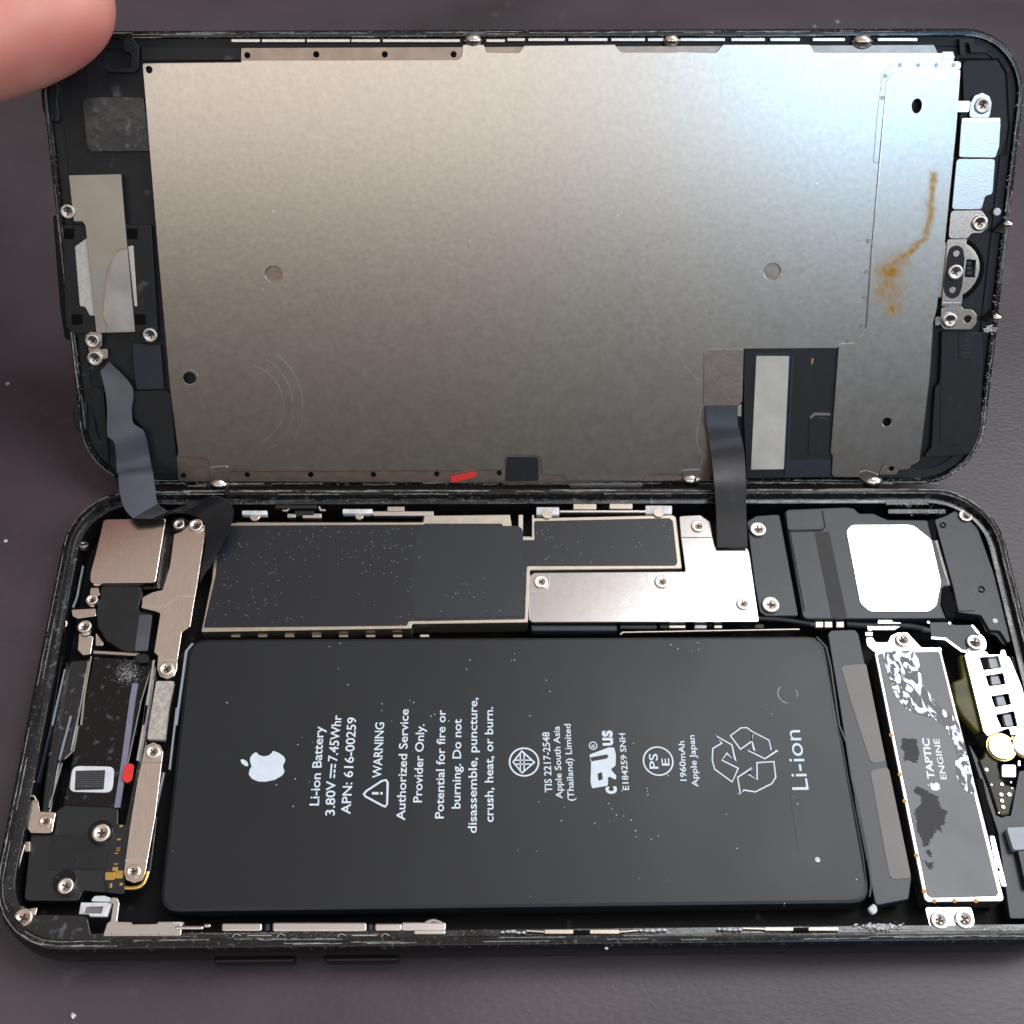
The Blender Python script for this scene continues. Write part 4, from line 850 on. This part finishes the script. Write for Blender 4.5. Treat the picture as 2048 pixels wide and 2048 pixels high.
pD('latch_tab', X('K1', (1152, 1200), (1258, 1190), (1262, 1262), (1250, 1292), (1160, 1292)), zL + .1, .2, 'lcd', r=.3)
pD('latch_tab', X('K4', (1022, 1225), (1060, 1215), (1135, 1240), (1110, 1262), (1060, 1282), (1028, 1265)), zL + .3, .2, 'mirror', r=.3)
pD('latch_tab', X('K4', (45, 1215), (145, 1210), (145, 1260), (50, 1265)), zL + .1, .2, 'lcd', r=.3)
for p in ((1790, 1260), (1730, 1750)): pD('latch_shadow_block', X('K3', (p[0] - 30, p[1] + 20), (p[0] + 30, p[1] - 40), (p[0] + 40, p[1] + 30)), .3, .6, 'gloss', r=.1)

# home button bracket, right side
H = lambda name, pts, z, m='rose', th=.25, **k: pD(name, X('N7', *pts), z, th, m, bev=.05, **k)
disc('button_well', 'D', D, X('N7', (262, 1372))[0], 4.75, -.05, .8, 'dark')
hb = disc('home_button', 'D', D, X('N7', (258, 1372))[0], 4.2, .12, .6, 'tan', label='round copper coloured home button back, half hidden by its bracket', bev=.2)
disc('button_face', 'D', hb, X('N7', (258, 1372))[0], 3.8, .16, .1, 'rose', bev=.03)
plate('button_chip', 'D', hb, X('N7', (372, 1292), (438, 1298), (428, 1424), (358, 1420)), .3, .2, 'gloss', r=.15, bev=.04)
for i in range(3): plate('chip_rib', 'D', hb, X('N7', (372, 1312 + i * 34), (405, 1312 + i * 34), (403, 1334 + i * 34), (370, 1334 + i * 34)), .36, .08, 'slate', r=.05, bev=.02)
H('bracket_link', [(302, 180), (345, 182), (400, 180), (388, 262), (300, 262)], zL + .1, 'mirror')
H('bracket_ear', [(388, 300), (397, 200), (425, 145), (480, 125), (530, 148), (546, 200), (532, 300)], .6, 'steel', r=.5)
H('bracket_plate', [(335, 302), (605, 300), (608, 340), (598, 505), (572, 582), (315, 578)], .75, 'steel', r=.4, label='upper pale plate of the home button bracket')
H('bracket_fold', [(337, 302), (605, 300), (607, 335), (335, 338)], .82, 'mirror', th=.1, r=.2)
H('bracket_plate', [(300, 590), (570, 590), (552, 838), (500, 850), (476, 944), (266, 944)], .65, 'steel', r=.5)
H('bracket_plate', [(260, 952), (472, 950), (518, 1010), (518, 1070), (475, 1110), (405, 1112), (378, 1150), (240, 1150)], .5, 'rose', r=.6)
H('bracket_plate', [(236, 1155), (372, 1152), (338, 1602), (194, 1602)], .5, 'rose', r=.2)
H('rubber_pad', [(232, 1290), (250, 1215), (300, 1193), (345, 1215), (357, 1290), (340, 1480), (320, 1550), (268, 1577), (220, 1550), (207, 1480)], .58, 'black', th=.1, r=1.2, label='black oblong pad under the middle screw')
for p in ((297, 1255), (270, 1512)): disc('pad_hole_pin', 'D', D, X('N7', p)[0], .45, .62, .1, 'rose')
H('bracket_fold', [(196, 1600), (336, 1600), (334, 1624), (192, 1626)], .66, 'mirror', th=.2, r=.1)
H('bracket_foot', [(190, 1628), (334, 1624), (345, 1645), (402, 1645), (440, 1680), (440, 1745), (402, 1787), (212, 1787), (188, 1760)], .55, 'rose', r=.7, holes=[('c', X('N7', (378, 1715))[0], .55)], label='foot of the home button bracket with one screw and one empty hole')
H('bracket_link', [(150, 1700), (190, 1698), (186, 1758), (146, 1762)], zL + .1, 'mirror')
for p, r, mk in (((480, 215), 58, 'screw'), ((460, 1040), 57, 'rose'), ((290, 1385), 56, 'screw'), ((250, 1722), 54, 'rose')): screw('D', D, 'N7', p, r, .62, mk=mk)
H('frame_rib', [(195, 1800), (310, 1800), (300, 2600), (180, 2600)], .0, 'black', th=.4)
pD('frame_block', X('K4', (1480, 450), (1700, 452), (1705, 625), (1690, 1060), (1620, 1130), (1370, 1150), (1420, 1090), (1440, 760), (1465, 740)), -.05, .6, 'black', r=.8, bev=.12)
pD('embossed_panel', X('K4', (1570, 455), (1645, 457), (1640, 605), (1570, 600)), .02, .15, 'black', r=.5, bev=.05)
stroke('embossed_mark', 'D', D, [[(1605, 470), (1630, 475), (1630, 495), (1605, 498)], [(1597, 525), (1640, 525)], [(1597, 545), (1640, 545)], [(1597, 568), (1640, 568)]], .15, .06, .06, 'emboss', crop='K4')
pD('frame_block', X('K3', (1590, 330), (1790, 330), (1840, 420), (1850, 700), (1800, 870), (1580, 870), (1575, 640), (1600, 600)), -.1, .6, 'black', r=1., bev=.1)
stroke('moulded_line', 'D', D, [[(1580, 325), (1790, 325), (1835, 400), (1850, 700), (1830, 860)]], .2, .0, .15, 'dark', crop='K3')
stroke('corner_hook', 'D', D, [[(1595, 300), (1590, 225), (1640, 225), (1650, 270), (1730, 275)]], .7, .1, .6, 'black', crop='K3')
disc('white_crumb', 'D', D, X('K3', (1785, 1170))[0], .55, .15, .4, 'white', bev=.18)
flakes('white_crumbs', D, lambda: un('D', X('K3', (random.gauss(1740, 16), random.gauss(1815, 10)))[0], .2), 40, .1, .4, 'corr', 'white crumbs beside the near right latch')

scratches('frame_wear', D, SX, SY, (.3, .45, .8), 110, .012, .06, 'flake2')
# earpiece end, left side
hs = pD('earpiece_housing', X('K0', (345, 1240), (700, 1240), (835, 1240), (872, 1840), (400, 1842), (360, 1800)), .1, .6, 'black', r=.5, bev=.12, label='black housing round the earpiece')
pD('frame_shoulder', X('K0', (290, 1190), (345, 1180), (400, 1840), (385, 1880), (355, 1870), (330, 1700)), -.05, 1.2, 'side', r=.5, bev=.2)
for p in ((350, 1262), (395, 1735), (745, 1735), (700, 1262)):
    plate('housing_socket', 'D', hs, X('K0', (p[0], p[1]), (p[0] + 60, p[1]), (p[0] + 60, p[1] + 58), (p[0], p[1] + 58)), .16, .1, 'dark', r=.25, bev=.03)
pD('earpiece_mesh', X('K0', (413, 1362), (478, 1315), (540, 1350), (560, 1745), (495, 1742), (470, 1695), (440, 1690)), .22, .2, 'pale', r=.3, label='pale mesh of the earpiece')
pD('earpiece_mesh', X('K0', (706, 1362), (735, 1355), (757, 1690), (742, 1692)), .2, .2, 'pale', r=.1)
pD('foil_tape', X('K0', (380, 968), (668, 962), (690, 1230), (745, 1832), (532, 1838), (500, 1500), (472, 1245), (455, 1222), (408, 1222)), .45, .12, 'tape', r=.12, bev=.02, label='yellowed foil tape over the earpiece')
pD('tape_stain', X('K0', (698, 1372), (665, 1376), (628, 1410), (592, 1500), (575, 1620), (566, 1740), (590, 1800), (585, 1834), (744, 1830)), .46, .02, 'tape2', r=1.2, bev=.005)
stroke('tape_stain_edge', 'D', D, [X('K0', (698, 1372), (665, 1376), (628, 1410), (592, 1500), (575, 1620), (566, 1740), (590, 1800), (585, 1834))], .22, .468, .01, 'tape3')
for k, p, r in (('K0', (376, 1168), 42), ('K0', (512, 1882), 42), ('K0', (830, 1850), 42), ('K1', (525, 598), 44)): screw('D', D, k, p, r, .35)
pD('earpiece_tab', X('K1', (470, 470), (500, 452), (562, 460), (562, 530), (540, 545), (560, 548), (593, 545), (596, 598), (560, 605), (500, 600), (490, 560)), .2, .25, 'tan', r=.3)
pD('dark_patch', X('K0', (455, 560), (480, 535), (792, 535), (830, 835), (500, 838), (478, 800)), -.3, .4, 'inner', r=.4)
pD('moulded_bracket', X('K0', (675, 200), (730, 205), (768, 260), (765, 380), (740, 405), (585, 402), (585, 378), (715, 375), (725, 300), (680, 285)), -.02, .6, 'black', r=.4, bev=.15)
pD('long_rib', X('K0', (780, 262), (1325, 265), (1325, 330), (785, 335)), -.1, .5, 'black', r=.1)
pD('grey_pad', X('K1', (732, 530), (745, 516), (885, 528), (906, 768), (755, 770), (742, 700)), -.05, .4, 'grey' if 0 else 'slate', r=.3)
pD('frame_block', X('K1', (735, 780), (912, 776), (945, 800), (978, 1232), (840, 1235), (800, 1000), (720, 900)), .05, .5, 'black', r=.3)
pD('frame_block', X('K1', (490, 760), (570, 760), (600, 1200), (640, 1280), (590, 1180), (540, 1000)), .0, .5, 'black', r=.4)
pD('edge_lug', X('K0', (222, 500), (240, 460), (290, 440), (330, 480), (318, 560), (330, 640), (325, 685), (280, 672), (235, 620)), .0, 1.4, 'black', r=1., bev=.25, label='rounded black lug on the screen edge near the finger')
pD('edge_lug', X('K1', (405, 850), (440, 838), (478, 850), (480, 1000), (450, 1020), (410, 975), (398, 900)), .0, 1.4, 'black', r=1., bev=.25)
flakes('frame_residue', D, rimpt(SX, SY, .1, 1.0, -.03, .12), 2200, .02, .15, 'flake', 'dried grey adhesive flakes on the screen frame')
flakes('frame_residue', D, lambda: (lambda q: (q[0], q[1], -.02))(un('D', (2005 + random.gauss(0, 5) - abs(random.random()) * 0, 0), 0) if 0 else un('D', (0, 0), 0)) if 0 else
       (SX - random.uniform(.1, 1.2), random.uniform(9, 55), random.uniform(-.02, .15)), 260, .03, .17, 'flake2', 'pale adhesive flakes on the right screen edge')
flakes('corner_residue', D, lambda: (lambda a: (SX - 9.2 + 8.8 * math.cos(a), 9.2 + 8.8 * math.sin(a), random.uniform(-.05, .15)))(random.uniform(-1.5, 0)), 110, .04, .24, 'flake2')

# ------------------------------------------------------------------ ribbon cables (in the screen's frame)
B2D = MD.inverted() @ MB
def wB(p, z):                                  # body-plane point in the screen's frame (mm)
    v = B2D @ (un('B', p, z) * .001); return v * 1000
k4 = lambda *p: X('K4', *p)
a = k4((172, 862), (180, 960), (205, 1130), (222, 1290), (232, 1450), (238, 1642))
b = k4((348, 862), (352, 960), (385, 1100), (396, 1290), (398, 1450), (405, 1642))
fz = [('D', .35), ('D', 1.0), ('D', 1.7), ('B', 2.4), ('B', .6), ('B', -1.1)]
g = lambda p, f: un('D', p, f[1]) if f[0] == 'D' else wB(p, f[1])
ribbon('ribbon_cable', D, [g(p, f) for p, f in zip(a, fz)], [g(p, f) for p, f in zip(b, fz)], .14, 'flex', 'black ribbon cable joining the screen to the circuit board')
n8 = lambda *p: X('N8', *p)
a = n8((650, 545), (690, 700), (722, 900), (722, 1180), (735, 1255), (805, 1330), (830, 1640)) + X('K1', (655, 1240), (662, 1340), (690, 1430), (735, 1482))
b = n8((745, 450), (990, 715), (985, 960), (1000, 1100), (1060, 1150), (1130, 1225), (1195, 1560)) + X('K1', (845, 1230), (858, 1320), (872, 1400), (925, 1442))
fz = [('D', .1), ('D', .5), ('D', .9), ('D', 1.2), ('D', 1.4), ('D', 1.6), ('D', 2.), ('B', 3.0), ('B', 2.2), ('B', 1.4), ('B', .9)]
ribbon('ribbon_cable', D, [g(p, f) for p, f in zip(a, fz)], [g(p, f) for p, f in zip(b, fz)], .14, 'flexb', 'blue grey ribbon cable bending down from the earpiece', sub=5)
a = X('K1', (735, 1482), (860, 1482), (960, 1448), (1060, 1462), (1125, 1500), (1140, 1600), (1115, 1750), (1105, 1840))
b = X('K1', (872, 1400), (925, 1438), (1060, 1398), (1185, 1358), (1275, 1400), (1282, 1500), (1200, 1680), (1125, 1800))
za = [.9, .5, .3, -.2, -.3, -.6, -1., -1.6]; zb = [1.6, 1.2, 2.0, 2.6, 2.2, 1.4, 0, -1.2]
ribbon('cable_fold', D, [wB(p, z) for p, z in zip(a, za)], [wB(p, z) for p, z in zip(b, zb)], .14, 'flex', 'black folded end of the earpiece cable tucked beside the camera', sub=6)

# ------------------------------------------------------------------ hand holding the screen corner
def hand():
    m = bpy.data.materials.new('skin'); m.use_nodes = True
    n, l = m.node_tree.nodes, m.node_tree.links; bs = n['Principled BSDF']
    tc = n.new('ShaderNodeTexCoord'); ns = n.new('ShaderNodeTexNoise'); ns.inputs['Scale'].default_value = 90; l.new(tc.outputs['Object'], ns.inputs['Vector'])
    r = n.new('ShaderNodeValToRGB'); r.color_ramp.elements[0].color = (.86, .27, .22, 1); r.color_ramp.elements[1].color = (.96, .46, .37, 1)
    r.color_ramp.elements[0].position = .3; r.color_ramp.elements[1].position = .7
    l.new(ns.outputs['Fac'], r.inputs[0]); l.new(r.outputs[0], bs.inputs['Base Color'])
    bs.inputs['Roughness'].default_value = .42; bs.inputs['Subsurface Weight'].default_value = .25; bs.inputs['Subsurface Scale'].default_value = .004
    bs.inputs['Subsurface Radius'].default_value = (1, .3, .15)
    w = n.new('ShaderNodeTexNoise'); w.inputs['Scale'].default_value = 1300; l.new(tc.outputs['Object'], w.inputs['Vector'])
    bp = n.new('ShaderNodeBump'); bp.inputs['Strength'].default_value = .12; bp.inputs['Distance'].default_value = .0001; l.new(w.outputs[0], bp.inputs['Height']); l.new(bp.outputs[0], bs.inputs['Normal'])
    def dd(p, z): return MD @ (un('D', p, z) * .001)
    tip = dd((236, -50), 8.5); j1 = dd((0, 50), 11); j2 = dd((-320, 110), 18); kn = dd((-760, 40), 26)
    verts = [kn, j2, j1, tip]; rad = [.0108, .0100, .0104, .0090]
    # rest of the hand outside the picture: palm, three curled fingers and a thumb behind the screen
    wx = Vector((-.13, .02, .09)); palm = kn + Vector((-.035, .02, .012)); wrist = palm + Vector((-.05, .03, .0))
    arm = wrist + Vector((-.12, .06, .01))
    edges = [(0, 1), (1, 2), (2, 3)]
    def add(v, r_): verts.append(v); rad.append(r_); return len(verts) - 1
    ip = add(palm, .020); iw = add(wrist, .026); ia = add(arm, .032); edges += [(0, ip), (ip, iw), (iw, ia)]
    for k in range(3):
        off = Vector((-.006, .017, .004)) * (k + 1)
        a = add(kn + off + Vector((0, 0, -.002 * k)), .0100 - .0007 * k); b_ = add(kn + off + Vector((.012 - .003 * k, .008, -.022)), .0092 - .0007 * k)
        c_ = add(kn + off + Vector((.008 - .004 * k, .012, -.042)), .0085 - .0007 * k); d_ = add(kn + off + Vector((-.008, .006, -.048)), .0075 - .0006 * k)
        edges += [(ip, a), (a, b_), (b_, c_), (c_, d_)]
    th1 = add(palm + Vector((.012, -.004, -.024)), .013); th2 = add(dd((-420, -60), -18), .0112); th3 = add(dd((-120, -60), -13.5), .0100); th4 = add(dd((130, 0), -11.2), .0088)
    edges += [(iw, th1), (th1, th2), (th2, th3), (th3, th4)]
    c = verts[0].copy()
    me = bpy.data.meshes.new('m'); me.from_pydata([v - c for v in verts], edges, [])
    o = bpy.data.objects.new('tmp', me); C.objects.link(o)
    md = o.modifiers.new('s', 'SKIN'); md.use_smooth_shade = True
    for i, s in enumerate(me.skin_vertices[0].data): s.radius = (rad[i], rad[i] * .88); s.use_root = (i == ip)
    o.modifiers.new('u', 'SUBSURF').levels = 3
    dg = bpy.context.evaluated_depsgraph_get(); new = bpy.data.meshes.new_from_object(o.evaluated_get(dg)); bpy.data.objects.remove(o)
    h = bpy.data.objects.new('hand', new); C.objects.link(h); h.location = c; new.materials.clear(); new.materials.append(m); new.shade_smooth()
    h['label'] = 'bare fingertip holding up the far left corner of the screen'; h['category'] = 'hand'
hand()
# crumbs lying on the table
for p, sz, lab in (((147, 2031), .42, 'white crumb on the table nearest the near left corner of the picture'), ((13, 1083), .35, 'pale crumb on the table left of the camera corner of the phone'), ((1213, 1898), .22, 'tiny white crumb in front of the middle of the phone body')):
    P = MB @ (un('B', p, -BASE if p[1] != 1898 else -.6) * .001); vs = []
    for i in range(14):
        v = Vector((random.gauss(0, 1), random.gauss(0, 1), random.gauss(0, 1))).normalized() * sz * random.uniform(.7, 1.1); vs.append((v.x * .0013, v.y * .001, v.z * .0006))
    me = bpy.data.meshes.new('crumb'); bm = bmesh.new(); [bm.verts.new(v) for v in vs]; bmesh.ops.convex_hull(bm, input=bm.verts); bm.to_mesh(me); bm.free()
    o = bpy.data.objects.new('crumb', me); C.objects.link(o); o.location = P + Vector((0, 0, sz * .0005)); me.materials.append(M['white'])
    o['label'] = lab; o['category'] = 'crumb'
print('objects', len(bpy.data.objects), 'tris', sum(len(o.data.loop_triangles) or len(o.data.polygons) for o in bpy.data.objects if o.type == 'MESH'))
